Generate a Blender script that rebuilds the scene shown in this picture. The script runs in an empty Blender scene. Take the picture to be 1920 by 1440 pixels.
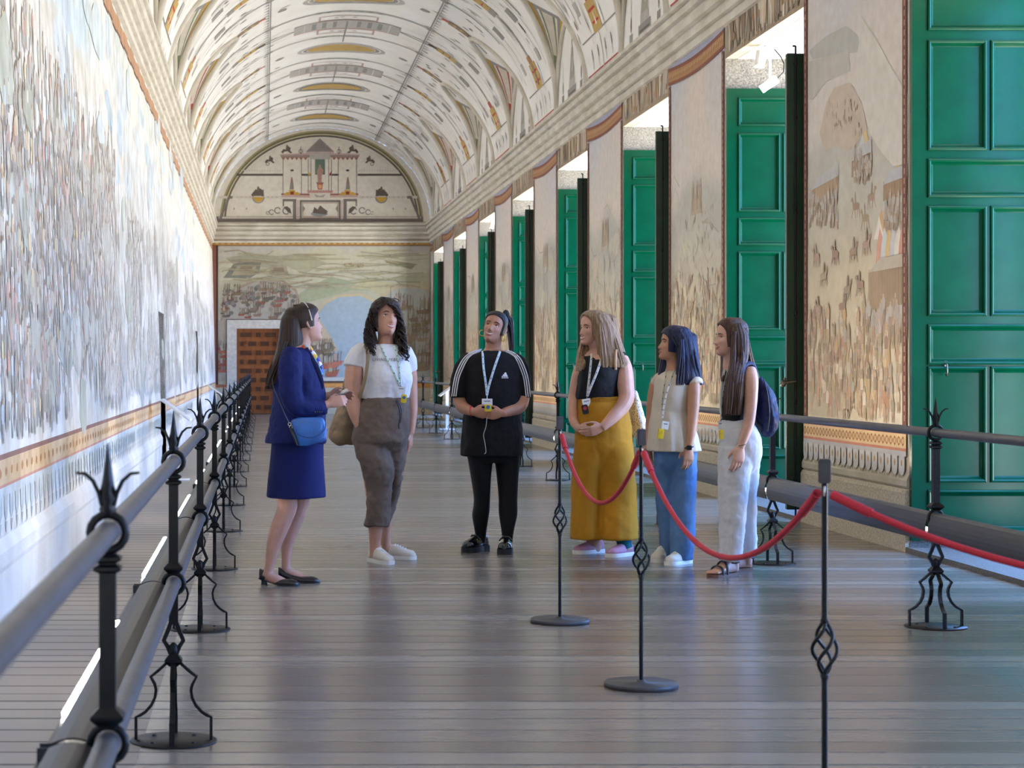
import bpy, bmesh, math, random
import numpy as np
from mathutils import Vector, Matrix, Euler, noise as mnoise

S = bpy.context.scene
COL = S.collection
PI = math.pi
rnd = random.Random(7)

# ------------------------------------------------------------------ camera
H = 1.31                      # eye height, metres
F = 3700.0                    # focal length in pixels of the 1920 px wide frame
VX, VY = 493.0, 686.0         # vanishing point of the hall
cam_d = bpy.data.cameras.new('camera')
cam = bpy.data.objects.new('camera', cam_d)
COL.objects.link(cam)
cam.location = (0, 0, H)
cam.rotation_euler = (PI / 2, 0, 0)
cam_d.sensor_width = 36.0
cam_d.lens = 36.0 * F / 1920.0
cam_d.shift_x = (960 - VX) / 1920.0
cam_d.shift_y = -(720 - VY) / 1920.0
cam_d.clip_end = 300
cam_d.dof.use_dof = True
cam_d.dof.focus_distance = 12.6
cam_d.dof.aperture_fstop = 8.0
S.camera = cam

# ------------------------------------------------------------------ light and exposure
S.view_settings.view_transform = 'Standard'
S.view_settings.look = 'None'
S.view_settings.gamma = 1.0
S.view_settings.use_curve_mapping = False
S.view_settings.exposure = 1.3
S.cycles.use_denoising = True
S.cycles.max_bounces = 8
S.cycles.diffuse_bounces = 5
S.cycles.glossy_bounces = 3
S.cycles.caustics_reflective = False
S.cycles.caustics_refractive = False
S.cycles.sample_clamp_indirect = 6.0

W0, WP, WW = 16.59, 5.52, 2.82          # window openings: y from W0+WP*k, WW wide
XL, XR, YE, YB = -1.37, 4.55, 53.6, -6.0  # hall: left, right, far end, back end
KS = list(range(-4, 7))                 # all windows
KV = list(range(-1, 7))                 # windows in the picture

world = bpy.data.worlds.new('sky')
S.world = world
world.use_nodes = True
wn, wl = world.node_tree.nodes, world.node_tree.links
wn.clear()
w_out = wn.new('ShaderNodeOutputWorld')
w_bg = wn.new('ShaderNodeBackground')
w_tc = wn.new('ShaderNodeTexCoord')
w_sep = wn.new('ShaderNodeSeparateXYZ')
w_mr = wn.new('ShaderNodeMapRange')
w_mr.inputs['From Min'].default_value = -0.06
w_mr.inputs['From Max'].default_value = 0.08
w_mix = wn.new('ShaderNodeMix'); w_mix.data_type = 'RGBA'
w_mix.inputs['A'].default_value = (0.86, 0.84, 0.80, 1)     # sunlit ground outside
w_mix.inputs['B'].default_value = (0.18, 0.41, 1.0, 1)      # blue sky
wl.new(w_tc.outputs['Generated'], w_sep.inputs[0])
wl.new(w_sep.outputs['Z'], w_mr.inputs['Value'])
wl.new(w_mr.outputs['Result'], w_mix.inputs['Factor'])
wl.new(w_mix.outputs['Result'], w_bg.inputs['Color'])
w_bg.inputs['Strength'].default_value = 8.5
wl.new(w_bg.outputs[0], w_out.inputs[0])

def area_light(name, loc, rot, sx, sy, power, color, portal=False, spread=PI):
    d = bpy.data.lights.new(name, 'AREA')
    d.shape = 'RECTANGLE'; d.size = sx; d.size_y = sy
    d.energy = power; d.color = color; d.spread = spread
    d.cycles.is_portal = portal
    o = bpy.data.objects.new(name, d)
    COL.objects.link(o)
    o.location = loc; o.rotation_euler = rot
    return o

# daylight enters through the open windows (portals only guide the sky's own light)
for k in KS:
    area_light('window_daylight', (5.98, W0 + WP * k + WW / 2, 2.15), (0, PI / 2, 0), 4.1, 2.7, 1, (1, 1, 1), portal=True)

# ------------------------------------------------------------------ helpers
WHITE = (255, 255, 255)
def lin(c):
    out = []
    for q in c[:3]:
        q = q / 255.0
        out.append(q / 12.92 if q <= 0.04045 else ((q + 0.055) / 1.055) ** 2.4)
    return out

class MB:
    """collects shapes and links them as ONE mesh object"""
    def __init__(s):
        s.v = []; s.f = []; s.m = []; s.c = []; s.sm = []
    def add(s, verts, faces, mi=0, col=WHITE, smooth=False):
        b = len(s.v)
        s.v.extend([tuple(p) for p in verts])
        for f in faces:
            s.f.append([b + i for i in f]); s.m.append(mi); s.c.append(col); s.sm.append(smooth)
    def box(s, a, b, mi=0, col=WHITE):
        x0, y0, z0 = a; x1, y1, z1 = b
        s.add([(x0,y0,z0),(x1,y0,z0),(x1,y1,z0),(x0,y1,z0),(x0,y0,z1),(x1,y0,z1),(x1,y1,z1),(x0,y1,z1)],
              [(0,3,2,1),(4,5,6,7),(0,1,5,4),(1,2,6,5),(2,3,7,6),(3,0,4,7)], mi, col)
    def bbox(s, a, b, r, mi=0):
        """box with a chamfer of r on every edge"""
        bm = bmesh.new()
        bmesh.ops.create_cube(bm, size=1)
        for v in bm.verts:
            for i in range(3):
                v.co[i] = a[i] + (v.co[i] + .5) * (b[i] - a[i])
        bmesh.ops.bevel(bm, geom=bm.edges[:], offset=r, segments=2, affect='EDGES', clamp_overlap=True)
        s.bm(bm, mi)
    def bm(s, bm, mi=0, smooth=False, mat=None):
        bm.verts.index_update()
        vs = [(mat @ v.co if mat else v.co.copy()) for v in bm.verts]
        s.add(vs, [[v.index for v in f.verts] for f in bm.faces], mi, smooth=smooth)
        bm.free()
    def rings(s, rings, mi=0, cap=True, smooth=True, closed=True, col=WHITE):
        n = len(rings[0]); vs = [p for r in rings for p in r]; fs = []
        for i in range(len(rings) - 1):
            for j in range(n if closed else n - 1):
                k = (j + 1) % n
                fs.append((i*n+j, i*n+k, (i+1)*n+k, (i+1)*n+j))
        s.add(vs, fs, mi, col, smooth)
        if cap and closed:
            s.add(rings[0], [list(range(n))[::-1]], mi, col, smooth)
            s.add(rings[-1], [list(range(n))], mi, col, smooth)
    def tube(s, pts, r, n=10, mi=0, cap=True, flat=1.0, up=None, smooth=True, square=False, closed=False):
        pts = [Vector(p) for p in pts]
        if not hasattr(r, '__len__'): r = [r] * len(pts)
        rs = []; prev = None
        for i, p in enumerate(pts):
            if closed: t = pts[(i+1) % len(pts)] - pts[i-1]
            else: t = pts[min(i+1, len(pts)-1)] - pts[max(i-1, 0)]
            if t.length < 1e-9: t = Vector((0,0,1))
            t.normalize()
            if prev is None:
                a = Vector(up) if up is not None else (Vector((0,0,1)) if abs(t.z) < .9 else Vector((0,1,0)))
            else: a = prev
            a = a - t * a.dot(t)
            if a.length < 1e-6: a = t.orthogonal()
            a.normalize(); prev = a
            b = t.cross(a)
            ring = []
            for j in range(n):
                w = 2*PI*j/n + (PI/4 if square else 0)
                k = 1.41421356 if square else 1.0
                ring.append(p + (a*math.cos(w)*flat + b*math.sin(w)) * r[i]*k)
            rs.append(ring)
        if closed:
            rs.append(rs[0]); cap = False
        s.rings(rs, mi, cap, smooth and not square)
    def lathe(s, prof, c=(0,0,0), n=20, mi=0, axis=None, smooth=True, square=False):
        rs = []
        if square: n = 4
        for r, z in prof:
            r = max(r, 1e-5) * (1.41421356 if square else 1)
            ring = [(c[0]+r*math.cos(2*PI*j/n+(PI/4 if square else 0)), c[1]+r*math.sin(2*PI*j/n+(PI/4 if square else 0)), c[2]+z) for j in range(n)]
            rs.append(ring)
        s.rings(rs, mi, True, smooth and not square)
    def prism(s, pts, axis, a, b, mi=0):
        """polygon pts in the plane across axis, run from a to b"""
        def P(u, v, w):
            return {'x': (w, u, v), 'y': (u, w, v), 'z': (u, v, w)}[axis]
        n = len(pts)
        vs = [P(u, v, a) for u, v in pts] + [P(u, v, b) for u, v in pts]
        fs = [(i, (i+1) % n, n + (i+1) % n, n + i) for i in range(n)] + [list(range(n))[::-1], [n+i for i in range(n)]]
        s.add(vs, fs, mi)
    def build(s, name, mats, parent=None, auto=True):
        me = bpy.data.meshes.new(name)
        me.from_pydata(s.v, [], s.f)
        if not isinstance(mats, (list, tuple)): mats = [mats]
        for m in mats: me.materials.append(m)
        me.polygons.foreach_set('material_index', s.m)
        me.polygons.foreach_set('use_smooth', s.sm)
        if any(c is not WHITE for c in s.c):
            at = me.color_attributes.new('paint', 'FLOAT_COLOR', 'CORNER')
            arr = []
            cache = {}
            for f, c in zip(s.f, s.c):
                if hasattr(c[0], '__len__'):          # one colour per corner
                    for q in c: arr.extend(lin(q) + [1.0])
                    continue
                c = tuple(c)
                if c not in cache: cache[c] = lin(c) + [1.0]
                arr.extend(cache[c] * len(f))
            at.data.foreach_set('color', arr)
        me.update()
        o = bpy.data.objects.new(name, me)
        COL.objects.link(o)
        if parent is not None: o.parent = parent
        return o

def local(o, parent):
    """mesh was written in world coordinates: keep it there under its parent's base"""
    off = parent.location
    for v in o.data.vertices: v.co -= off
    o.parent = parent
    return o

def recenter(o):
    """put a one-mesh thing's origin at its base"""
    vs = [v.co for v in o.data.vertices]
    c = Vector(((min(v.x for v in vs)+max(v.x for v in vs))/2, (min(v.y for v in vs)+max(v.y for v in vs))/2, min(v.z for v in vs)))
    for v in o.data.vertices: v.co -= c
    o.location = c
    return o

def thing(name, label, cat, loc=(0,0,0), rz=0.0, group=None):
    o = bpy.data.objects.new(name, None)
    COL.objects.link(o)
    o.location = loc; o.rotation_euler = (0, 0, rz)
    o.empty_display_size = 0.1
    return tag(o, label, cat, group)

def tag(o, label, cat, group=None, kind=None):
    o['label'] = label; o['category'] = cat
    if group: o['group'] = group
    if kind: o['kind'] = kind
    return o

def struct(o, label=None):
    o['kind'] = 'structure'
    if label: o['label'] = label
    return o

def dup(root, loc, label=None, group=None, rz=None):
    r = root.copy(); COL.objects.link(r); r.location = loc
    if rz is not None: r.rotation_euler = (0, 0, rz)
    if label: r['label'] = label
    if group: r['group'] = group
    for ch in list(root.children):
        c = ch.copy(); COL.objects.link(c); c.parent = r
        for g in list(ch.children):
            d = g.copy(); COL.objects.link(d); d.parent = c
    return r

# ------------------------------------------------------------------ materials
def mat(name, col, rough=0.6, metal=0.0, var=0.0, vscale=8.0, bump=0.0, bscale=60.0, stretch=(1,1,1), spec=0.5, col2=None, coat=0.0, sheen=0.0, attr=False, emit=None, sss=0.0):
    m = bpy.data.materials.new(name); m.use_nodes = True
    nt = m.node_tree; N = nt.nodes; L = nt.links
    b = N['Principled BSDF']
    b.inputs['Roughness'].default_value = rough
    b.inputs['Metallic'].default_value = metal
    b.inputs['Specular IOR Level'].default_value = spec
    b.inputs['Coat Weight'].default_value = coat
    b.inputs['Sheen Weight'].default_value = sheen
    if sss:
        b.inputs['Subsurface Weight'].default_value = sss
        b.inputs['Subsurface Radius'].default_value = (0.01, 0.004, 0.002)
    c = lin(col) + [1]
    src = None
    if attr:
        a = N.new('ShaderNodeAttribute'); a.attribute_name = 'paint'
        src = a.outputs['Color']
    if var or bump:
        tc = N.new('ShaderNodeTexCoord'); mp = N.new('ShaderNodeMapping')
        mp.inputs['Scale'].default_value = stretch
        L.new(tc.outputs['Object'], mp.inputs[0])
    if var:
        nz = N.new('ShaderNodeTexNoise'); nz.inputs['Scale'].default_value = vscale; nz.inputs['Detail'].default_value = 6
        L.new(mp.outputs[0], nz.inputs['Vector'])
        rr = N.new('ShaderNodeMapRange')
        rr.inputs['From Min'].default_value = .3; rr.inputs['From Max'].default_value = .7
        L.new(nz.outputs['Fac'], rr.inputs['Value'])
        mx = N.new('ShaderNodeMix'); mx.data_type = 'RGBA'
        if attr:
            mx.blend_type = 'MULTIPLY'
            rr.inputs['To Min'].default_value = 0; rr.inputs['To Max'].default_value = var
            L.new(rr.outputs[0], mx.inputs['Factor']); L.new(src, mx.inputs['A'])
            mx.inputs['B'].default_value = lin(col2 or (170, 160, 145)) + [1]
        else:
            L.new(rr.outputs[0], mx.inputs['Factor'])
            mx.inputs['A'].default_value = c
            mx.inputs['B'].default_value = (lin(col2) + [1]) if col2 else [q * (1 - var) for q in c[:3]] + [1]
        src = mx.outputs['Result']
    if src is not None: L.new(src, b.inputs['Base Color'])
    else: b.inputs['Base Color'].default_value = c
    if bump:
        n2 = N.new('ShaderNodeTexNoise'); n2.inputs['Scale'].default_value = bscale; n2.inputs['Detail'].default_value = 4
        L.new(mp.outputs[0], n2.inputs['Vector'])
        bp = N.new('ShaderNodeBump'); bp.inputs['Strength'].default_value = bump; bp.inputs['Distance'].default_value = 0.02
        L.new(n2.outputs['Fac'], bp.inputs['Height']); L.new(bp.outputs[0], b.inputs['Normal'])
    if emit:
        b.inputs['Emission Color'].default_value = list(emit[0]) + [1]
        b.inputs['Emission Strength'].default_value = emit[1]
    return m

M = {}
M['vault'] = mat('vault_plaster', (245, 243, 238), .9, var=.3, vscale=1.2, col2=(236, 232, 224))
M['paint'] = mat('fresco_paint', (255, 255, 255), .88, attr=True, var=.35, vscale=9.0, col2=(212, 206, 194))
M['paint_worn'] = mat('fresco_paint_worn', (255, 255, 255), .88, attr=True, var=.75, vscale=5.0, col2=(205, 198, 182))
M['cornice'] = mat('cornice_stucco', (220, 214, 202), .85, var=.7, vscale=2.5, col2=(192, 184, 166), bump=.15, bscale=20)
M['plaster_cool'] = mat('dado_plaster_pale', (232, 227, 216), .9, var=.8, vscale=2.2, col2=(210, 202, 188), bump=.2, bscale=30)
M['plaster'] = mat('dado_plaster', (214, 204, 182), .9, var=.8, vscale=2.2, col2=(186, 172, 146), bump=.2, bscale=30)
M['granite'] = mat('granite', (150, 146, 138), .85, var=1, vscale=70, col2=(88, 85, 80), bump=.35, bscale=90)
M['granite_worn'] = mat('threshold_granite', (118, 112, 104), .7, var=1, vscale=70, col2=(84, 80, 74), bump=.2, bscale=90)
M['door_stone'] = mat('door_stone', (214, 210, 202), .85, var=.6, vscale=12, col2=(190, 186, 178))
M['granite_pale'] = mat('pale_granite', (218, 206, 180), .85, var=1, vscale=60, col2=(164, 152, 130), bump=.3, bscale=90)
M['soffit'] = mat('white_soffit', (240, 240, 238), .9, var=.2, vscale=20)
M['green'] = mat('green_gloss_paint', (0, 63, 40), .2, var=.35, vscale=5, col2=(0, 55, 35), bump=.03, bscale=9, spec=.15)
M['dark_green'] = mat('near_leaf_green', (14, 50, 34), .35, var=.4, vscale=6)  # near shutter leaves: a darker green than the far leaves
M['iron'] = mat('wrought_iron', (26, 26, 27), .42, metal=.55, var=.4, vscale=30, bump=.12, bscale=60)
M['rail'] = mat('rail_steel', (98, 98, 104), .4, metal=.6, var=.3, vscale=12)
M['rail_cover'] = mat('rail_cover_steel', (50, 52, 60), .38, metal=.5, var=.25, vscale=10)
M['white_paint'] = mat('white_lamp_paint', (232, 232, 228), .4, var=.1, vscale=20)
M['lamp_cold'] = mat('cold_lamp_tube', (255, 255, 255), .5, emit=((1.0, .95, .87), 30))
M['lamp_warm'] = mat('warm_lamp_tube', (255, 250, 240), .5, emit=((1.0, .84, .64), 45))
M['acrylic'] = mat('white_panel', (225, 228, 230), .3, var=.1, vscale=20)
M['steel'] = mat('brushed_steel', (120, 116, 108), .35, metal=.9, var=.3, vscale=30)
# ================================================================== THE ROOM
class Paint:
    """fresco painting: coloured shapes that are part of the wall's own mesh"""
    def __init__(s, mb, mapper, mi, base=0.0012):
        s.wash = None; s.mod = 160; s.step = .00005; s.mb = mb; s.map = mapper; s.mi = mi; s.n = 0; s.base = base
    def off(s):
        s.n += 1
        return s.base + 0.0008 + (s.n % s.mod) * s.step
    def poly(s, pts, col):
        if s.wash: col = mixc(col, *s.wash)
        o = s.off()
        s.mb.add([s.map(u, v, o) for u, v in pts], [list(range(len(pts)))], s.mi, col)
    def rect(s, u0, v0, u1, v1, col, nu=1, nv=1):
        o = s.off(); vs = []; fs = []
        for j in range(nv + 1):
            for i in range(nu + 1):
                vs.append(s.map(u0 + (u1-u0)*i/nu, v0 + (v1-v0)*j/nv, o))
        for j in range(nv):
            for i in range(nu):
                a = j*(nu+1)+i
                fs.append((a, a+1, a+nu+2, a+nu+1))
        s.mb.add(vs, fs, s.mi, col)
    def frame(s, u0, v0, u1, v1, tu, tv, col, nu=1):
        s.rect(u0, v0, u1, v0+tv, col, nu); s.rect(u0, v1-tv, u1, v1, col, nu)
        s.rect(u0, v0+tv, u0+tu, v1-tv, col); s.rect(u1-tu, v0+tv, u1, v1-tv, col)
    def ell(s, u, v, ru, rv, col, a0=0, a1=2*PI, n=20, inner=0.0):
        o = s.off()
        if inner:
            out = [(u+ru*math.cos(a0+(a1-a0)*i/n), v+rv*math.sin(a0+(a1-a0)*i/n)) for i in range(n+1)]
            inn = [(u+ru*inner*math.cos(a0+(a1-a0)*i/n), v+rv*inner*math.sin(a0+(a1-a0)*i/n)) for i in range(n+1)]
            vs = [s.map(a, b, o) for a, b in out] + [s.map(a, b, o) for a, b in inn]
            s.mb.add(vs, [(i, i+1, n+2+i, n+1+i) for i in range(n)], s.mi, col)
        else:
            vs = [s.map(u+ru*math.cos(a0+(a1-a0)*i/n), v+rv*math.sin(a0+(a1-a0)*i/n), o) for i in range(n+1)]
            vs.append(s.map(u, v, o))
            s.mb.add(vs, [(i, i+1, n+1) for i in range(n)], s.mi, col)
    def line(s, pts, w, col, wv=None):
        """band of half width w along a line of points"""
        wv = wv or w
        o = s.off(); vs = []
        for i, (u, v) in enumerate(pts):
            a = pts[max(i-1, 0)]; b = pts[min(i+1, len(pts)-1)]
            du, dv = b[0]-a[0], b[1]-a[1]; l = math.hypot(du, dv) or 1
            vs.append(s.map(u - dv/l*w, v + du/l*wv, o)); vs.append(s.map(u + dv/l*w, v - du/l*wv, o))
        s.mb.add(vs, [(2*i, 2*i+1, 2*i+3, 2*i+2) for i in range(len(pts)-1)], s.mi, col)
    def blob(s, u, v, ru, rv, col, r=rnd, n=7, jag=.35):
        s.poly([(u + ru*(1-jag*r.random())*math.cos(2*PI*i/n), v + rv*(1-jag*r.random())*math.sin(2*PI*i/n)) for i in range(n)], col)
    def figure(s, u, v, h, col, legs, r=rnd):
        """a small painted soldier: legs, body, head"""
        w = h*.17
        s.poly([(u-w, v), (u-w*.35, v), (u, v+h*.4), (u+w*.35, v), (u+w, v), (u+w*.8, v+h*.5), (u-w*.8, v+h*.5)], legs)
        s.poly([(u-w, v+h*.42), (u+w, v+h*.42), (u+w*1.2, v+h*.75), (u+w*.5, v+h*.86), (u-w*.5, v+h*.86), (u-w*1.2, v+h*.75)], col)
        s.poly([(u-w*.45, v+h*.84), (u+w*.45, v+h*.84), (u+w*.5, v+h*.95), (u, v+h), (u-w*.5, v+h*.95)], (176, 146, 118))
    def horse(s, u, v, h, col, d=1, rider=(130, 110, 90)):
        k = lambda pts: [(u + d*a*h, v + b*h) for a, b in pts]
        s.poly(k([(-.45,.30),(-.5,.48),(-.3,.56),(.15,.55),(.32,.8),(.5,.74),(.52,.64),(.38,.62),(.3,.35),(.1,.28)]), col)
        for x0, x1 in ((-.42,-.52), (-.3,-.2), (.1,.0), (.26,.46)):
            s.poly(k([(x0-.05,.36),(x0+.05,.36),(x1+.03,0),(x1-.03,0)]), col)
        s.poly(k([(-.12,.5),(.08,.5),(.1,.85),(.02,1.0),(-.08,.86)]), rider)
    def base_grid(s, u0, u1, nu, v0, v1, nv, fn):
        vs = []; cs = []
        for j in range(nv+1):
            for i in range(nu+1):
                u = u0+(u1-u0)*i/nu; v = v0+(v1-v0)*j/nv
                vs.append(s.map(u, v, s.base)); c_ = fn(u, v); cs.append(mixc(c_, *s.wash) if s.wash else c_)
        b = len(s.mb.v); s.mb.v.extend(vs)
        for j in range(nv):
            for i in range(nu):
                q = [j*(nu+1)+i, j*(nu+1)+i+1, (j+1)*(nu+1)+i+1, (j+1)*(nu+1)+i]
                s.mb.f.append([b+x for x in q]); s.mb.m.append(s.mi); s.mb.sm.append(False)
                s.mb.c.append([cs[x] for x in q])

def mixc(a, b, t):
    t = max(0, min(1, t))
    return tuple(a[i] + (b[i]-a[i])*t for i in range(3))
def jit(c, d, r=rnd):
    j = r.uniform(-d, d)
    return tuple(max(0, min(255, q + j + r.uniform(-d, d)*.4)) for q in c)
def nz(x, y, z=0.0, s=1.0):
    return mnoise.noise(Vector((x*s, y*s, z)))

# ------------------------------------------------------------------ floor
def floor_material():
    m = bpy.data.materials.new('old_oak_boards'); m.use_nodes = True
    nt = m.node_tree; N = nt.nodes; L = nt.links; b = N['Principled BSDF']
    tc = N.new('ShaderNodeTexCoord'); sp = N.new('ShaderNodeSeparateXYZ'); L.new(tc.outputs['Object'], sp.inputs[0])
    def math_(op, a, c=None, clamp=False):
        n = N.new('ShaderNodeMath'); n.operation = op; n.use_clamp = clamp
        for i, q in enumerate((a, c)):
            if q is None: continue
            if isinstance(q, (int, float)): n.inputs[i].default_value = q
            else: L.new(q, n.inputs[i])
        return n.outputs[0]
    # boards run across the hall, slightly uneven widths
    wob = N.new('ShaderNodeTexNoise'); wob.noise_dimensions = '1D'; wob.inputs['Scale'].default_value = 1.7
    L.new(sp.outputs['Y'], wob.inputs['W'])
    yy = math_('ADD', sp.outputs['Y'], math_('MULTIPLY', wob.outputs['Fac'], .16))
    t = math_('DIVIDE', yy, .205)
    idx = math_('FLOOR', t)
    fr = math_('FRACT', t)
    d = math_('MINIMUM', fr, math_('SUBTRACT', 1.0, fr))
    wn_ = N.new('ShaderNodeTexWhiteNoise'); wn_.noise_dimensions = '1D'; L.new(idx, wn_.inputs['W'])
    gapw = math_('ADD', .025, math_('MULTIPLY', math_('POWER', wn_.outputs['Value'], 2.5), .14))
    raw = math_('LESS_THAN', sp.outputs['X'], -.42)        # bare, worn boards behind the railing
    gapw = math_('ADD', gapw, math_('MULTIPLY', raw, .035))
    gap = math_('SUBTRACT', 1.0, math_('DIVIDE', d, gapw), clamp=True)
    mp = N.new('ShaderNodeMapping'); mp.inputs['Scale'].default_value = (1.1, 22, 1); L.new(tc.outputs['Object'], mp.inputs[0])
    gr = N.new('ShaderNodeTexNoise'); gr.inputs['Scale'].default_value = 2.2; gr.inputs['Detail'].default_value = 7; L.new(mp.outputs[0], gr.inputs['Vector'])
    big = N.new('ShaderNodeTexNoise'); big.inputs['Scale'].default_value = .55; big.inputs['Detail'].default_value = 3; L.new(tc.outputs['Object'], big.inputs['Vector'])
    r1 = N.new('ShaderNodeMix'); r1.data_type = 'RGBA'
    L.new(math_('ADD', math_('MULTIPLY', wn_.outputs['Value'], .75), math_('MULTIPLY', gr.outputs['Fac'], .3)), r1.inputs['Factor'])
    r1.inputs['A'].default_value = lin((98, 88, 78)) + [1]; r1.inputs['B'].default_value = lin((148, 138, 126)) + [1]
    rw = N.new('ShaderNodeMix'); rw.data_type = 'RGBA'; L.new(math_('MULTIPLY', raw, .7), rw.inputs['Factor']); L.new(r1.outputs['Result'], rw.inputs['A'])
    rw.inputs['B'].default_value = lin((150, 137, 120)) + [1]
    r2 = N.new('ShaderNodeMix'); r2.data_type = 'RGBA'
    L.new(math_('MULTIPLY', gap, .95), r2.inputs['Factor']); L.new(rw.outputs['Result'], r2.inputs['A'])
    r2.inputs['B'].default_value = lin((34, 29, 26)) + [1]
    L.new(r2.outputs['Result'], b.inputs['Base Color'])
    ro = math_('ADD', math_('ADD', .14, math_('MULTIPLY', gr.outputs['Fac'], .07)), math_('MULTIPLY', big.outputs['Fac'], .14))
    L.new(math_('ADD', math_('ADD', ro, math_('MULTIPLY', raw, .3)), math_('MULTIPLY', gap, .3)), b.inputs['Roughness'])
    b.inputs['Specular IOR Level'].default_value = .8
    bp = N.new('ShaderNodeBump'); bp.inputs['Strength'].default_value = .22; bp.inputs['Distance'].default_value = .01
    L.new(math_('SUBTRACT', math_('MULTIPLY', gr.outputs['Fac'], .10), gap), bp.inputs['Height']); L.new(bp.outputs[0], b.inputs['Normal'])
    return m
mb = MB()
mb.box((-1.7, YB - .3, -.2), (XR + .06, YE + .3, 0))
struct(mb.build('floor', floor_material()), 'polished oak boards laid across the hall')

# ------------------------------------------------------------------ left wall
def xl(z): return -1.29 - .09 * max(0.0, min(1.0, (z - .8) / 3.8))
mb = MB()
DZ = 5.3
P = Paint(mb, lambda y, z, o: (xl(z) + o, y, z), 1); P.step = .000025
GAPS = [(24.9, 26.2), (38.4, 39.7)]                         # two shallow doorways in the long wall
def left_base(y, z):
    h = 3.35 + .55*nz(y, 0, 2, .12) - .02*(y-10)             # where the painted sky begins
    g = (224, 219, 206); sky = (212, 220, 222); white = (240, 236, 228)
    t = (z - h) / .7
    c = mixc(g, sky, t)
    n = nz(y*.5, z, 3, .7) + .5*nz(y, z, 5, 1.9)
    c = mixc(c, white, .45 + .9*n)
    n2 = nz(y*.35, z, 9, .6)
    if t < .5: c = mixc(c, (188, 186, 170), .5*max(0, n2*2.0))
    else: c = mixc(c, (176, 206, 226), max(0, .9*n2*1.6))
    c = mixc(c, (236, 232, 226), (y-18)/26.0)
    return c
def left_span(y0, y1, z0=.84):
    P.base_grid(y0, y1, max(2, int((y1-y0)/.35)), z0, DZ, 26, left_base)
segs = [YB] + [q for g in GAPS for q in g] + [YE]
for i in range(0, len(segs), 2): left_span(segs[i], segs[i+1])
for a, b in GAPS:
    left_span(a, b, 2.0)
    # recess with a flush panel set back and stone jambs
    mb.add([(-1.40, a, 0), (-1.40, b, 0), (-1.40, b, 2.0), (-1.40, a, 2.0)], [(0,1,2,3)], 0)
    for yy in (a, b):
        mb.add([(-1.46, yy, 0), (-1.28, yy, 0), (xl(2), yy, 2.0), (-1.46, yy, 2.0)], [(0,1,2,3)], 3)
    mb.add([(-1.46, a, 2.0), (-1.46, b, 2.0), (xl(2), b, 2.0), (xl(2), a, 2.0)], [(0,1,2,3)], 3)
# dado below the painting, with its painted bands and a moulded ledge
for i in range(0, len(segs), 2):
    a, b = segs[i], segs[i+1]
    prof = [(-1.7, 0), (-1.272, 0), (-1.272, .30), (-1.262, .33), (-1.262, .40), (-1.275, .43), (-1.29, .46), (-1.29, .84), (-1.7, .84)]
    mb.prism(prof, 'y', a, b, 0)
    P.rect(a, .72, b, .845, (224, 190, 146), max(1, int((b-a)/4)))
    P.rect(a, .845, b, .872, (150, 110, 96), max(1, int((b-a)/4)))
    P.rect(a, .705, b, .72, (206, 150, 130), max(1, int((b-a)/4)))
    P.rect(a, .66, b, .705, (206, 212, 210), max(1, int((b-a)/4)))
    y = max(a, 8.5)
    while y < min(b, 36):
        P.poly([(y, .66), (y+.16, .66), (y+.15, .57), (y+.08, .53), (y+.01, .57)], (200, 206, 200))
        P.poly([(y+.04, .53), (y+.12, .53), (y+.08, .46)], (186, 190, 180))
        P.blob(y+.08, .78, .05, .03, (196, 140, 84))
        y += .22
# border line beside the first doorway
P.rect(26.3, .87, 26.42, DZ-.3, (226, 222, 214), 1, 8)
P.rect(26.42, .87, 26.46, DZ-.3, (196, 192, 186), 1, 8)
P.rect(39.72, .87, 39.8, 2.02, (150, 82, 58), 1, 4)
# the painted armies
r = random.Random(11)
BODY = [(142,118,98), (172,152,126), (112,104,94), (196,184,160), (160,112,86), (136,138,120), (206,200,190), (160,150,120), (188,90,70), (178,190,206), (110,96,86), (214,170,96)]
def crowd_left(n, y0, y1, zlo, zhi, hmin, hmax):
    made = 0
    while made < n:
        y = r.uniform(y0, y1); z = zlo + (zhi-zlo)*r.random()**1.15
        if any(a-.1 < y < b+.1 for a, b in GAPS) and z < 2.1: continue
        dens = .38 + 1.5*nz(y*.5, z*.9, 4, .8)
        if r.random() > dens + .15: continue
        c = jit(r.choice(BODY), 16, r)
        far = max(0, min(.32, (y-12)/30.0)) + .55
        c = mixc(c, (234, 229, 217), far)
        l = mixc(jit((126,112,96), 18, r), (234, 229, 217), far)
        P.figure(y, z, r.uniform(hmin, hmax), c, l, r); made += 1
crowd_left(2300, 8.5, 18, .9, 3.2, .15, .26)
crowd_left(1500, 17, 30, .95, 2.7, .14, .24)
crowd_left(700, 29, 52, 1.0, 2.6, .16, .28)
for _ in range(420):                                        # pikes, trees and washes of earth
    y = r.uniform(8.5, 30); z = r.uniform(.95, 3.2); h = r.uniform(.2, .5)
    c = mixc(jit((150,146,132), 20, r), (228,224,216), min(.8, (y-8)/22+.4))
    P.line([(y, z), (y + r.uniform(-.06, .06), z+h)], .012, c)
for _ in range(90):
    y = r.uniform(9, 46); z = r.uniform(1.0, 2.9)
    P.blob(y, z, r.uniform(.25, .7), r.uniform(.12, .35), mixc(jit((176,174,156), 14, r), (228,224,216), .35), r, 9)
for _ in range(60):
    y = r.uniform(10, 40); z = r.uniform(3.1, 4.5)
    P.blob(y, z, r.uniform(.3, .9), r.uniform(.1, .3), mixc(jit((186,208,226), 8, r), (232,232,230), r.uniform(.2, .8)), r, 9)
P.line([(15.2, 2.75), (16.6, 2.2), (18.2, 1.62), (19.6, 1.1)], .08, (196, 188, 174), .05)
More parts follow.
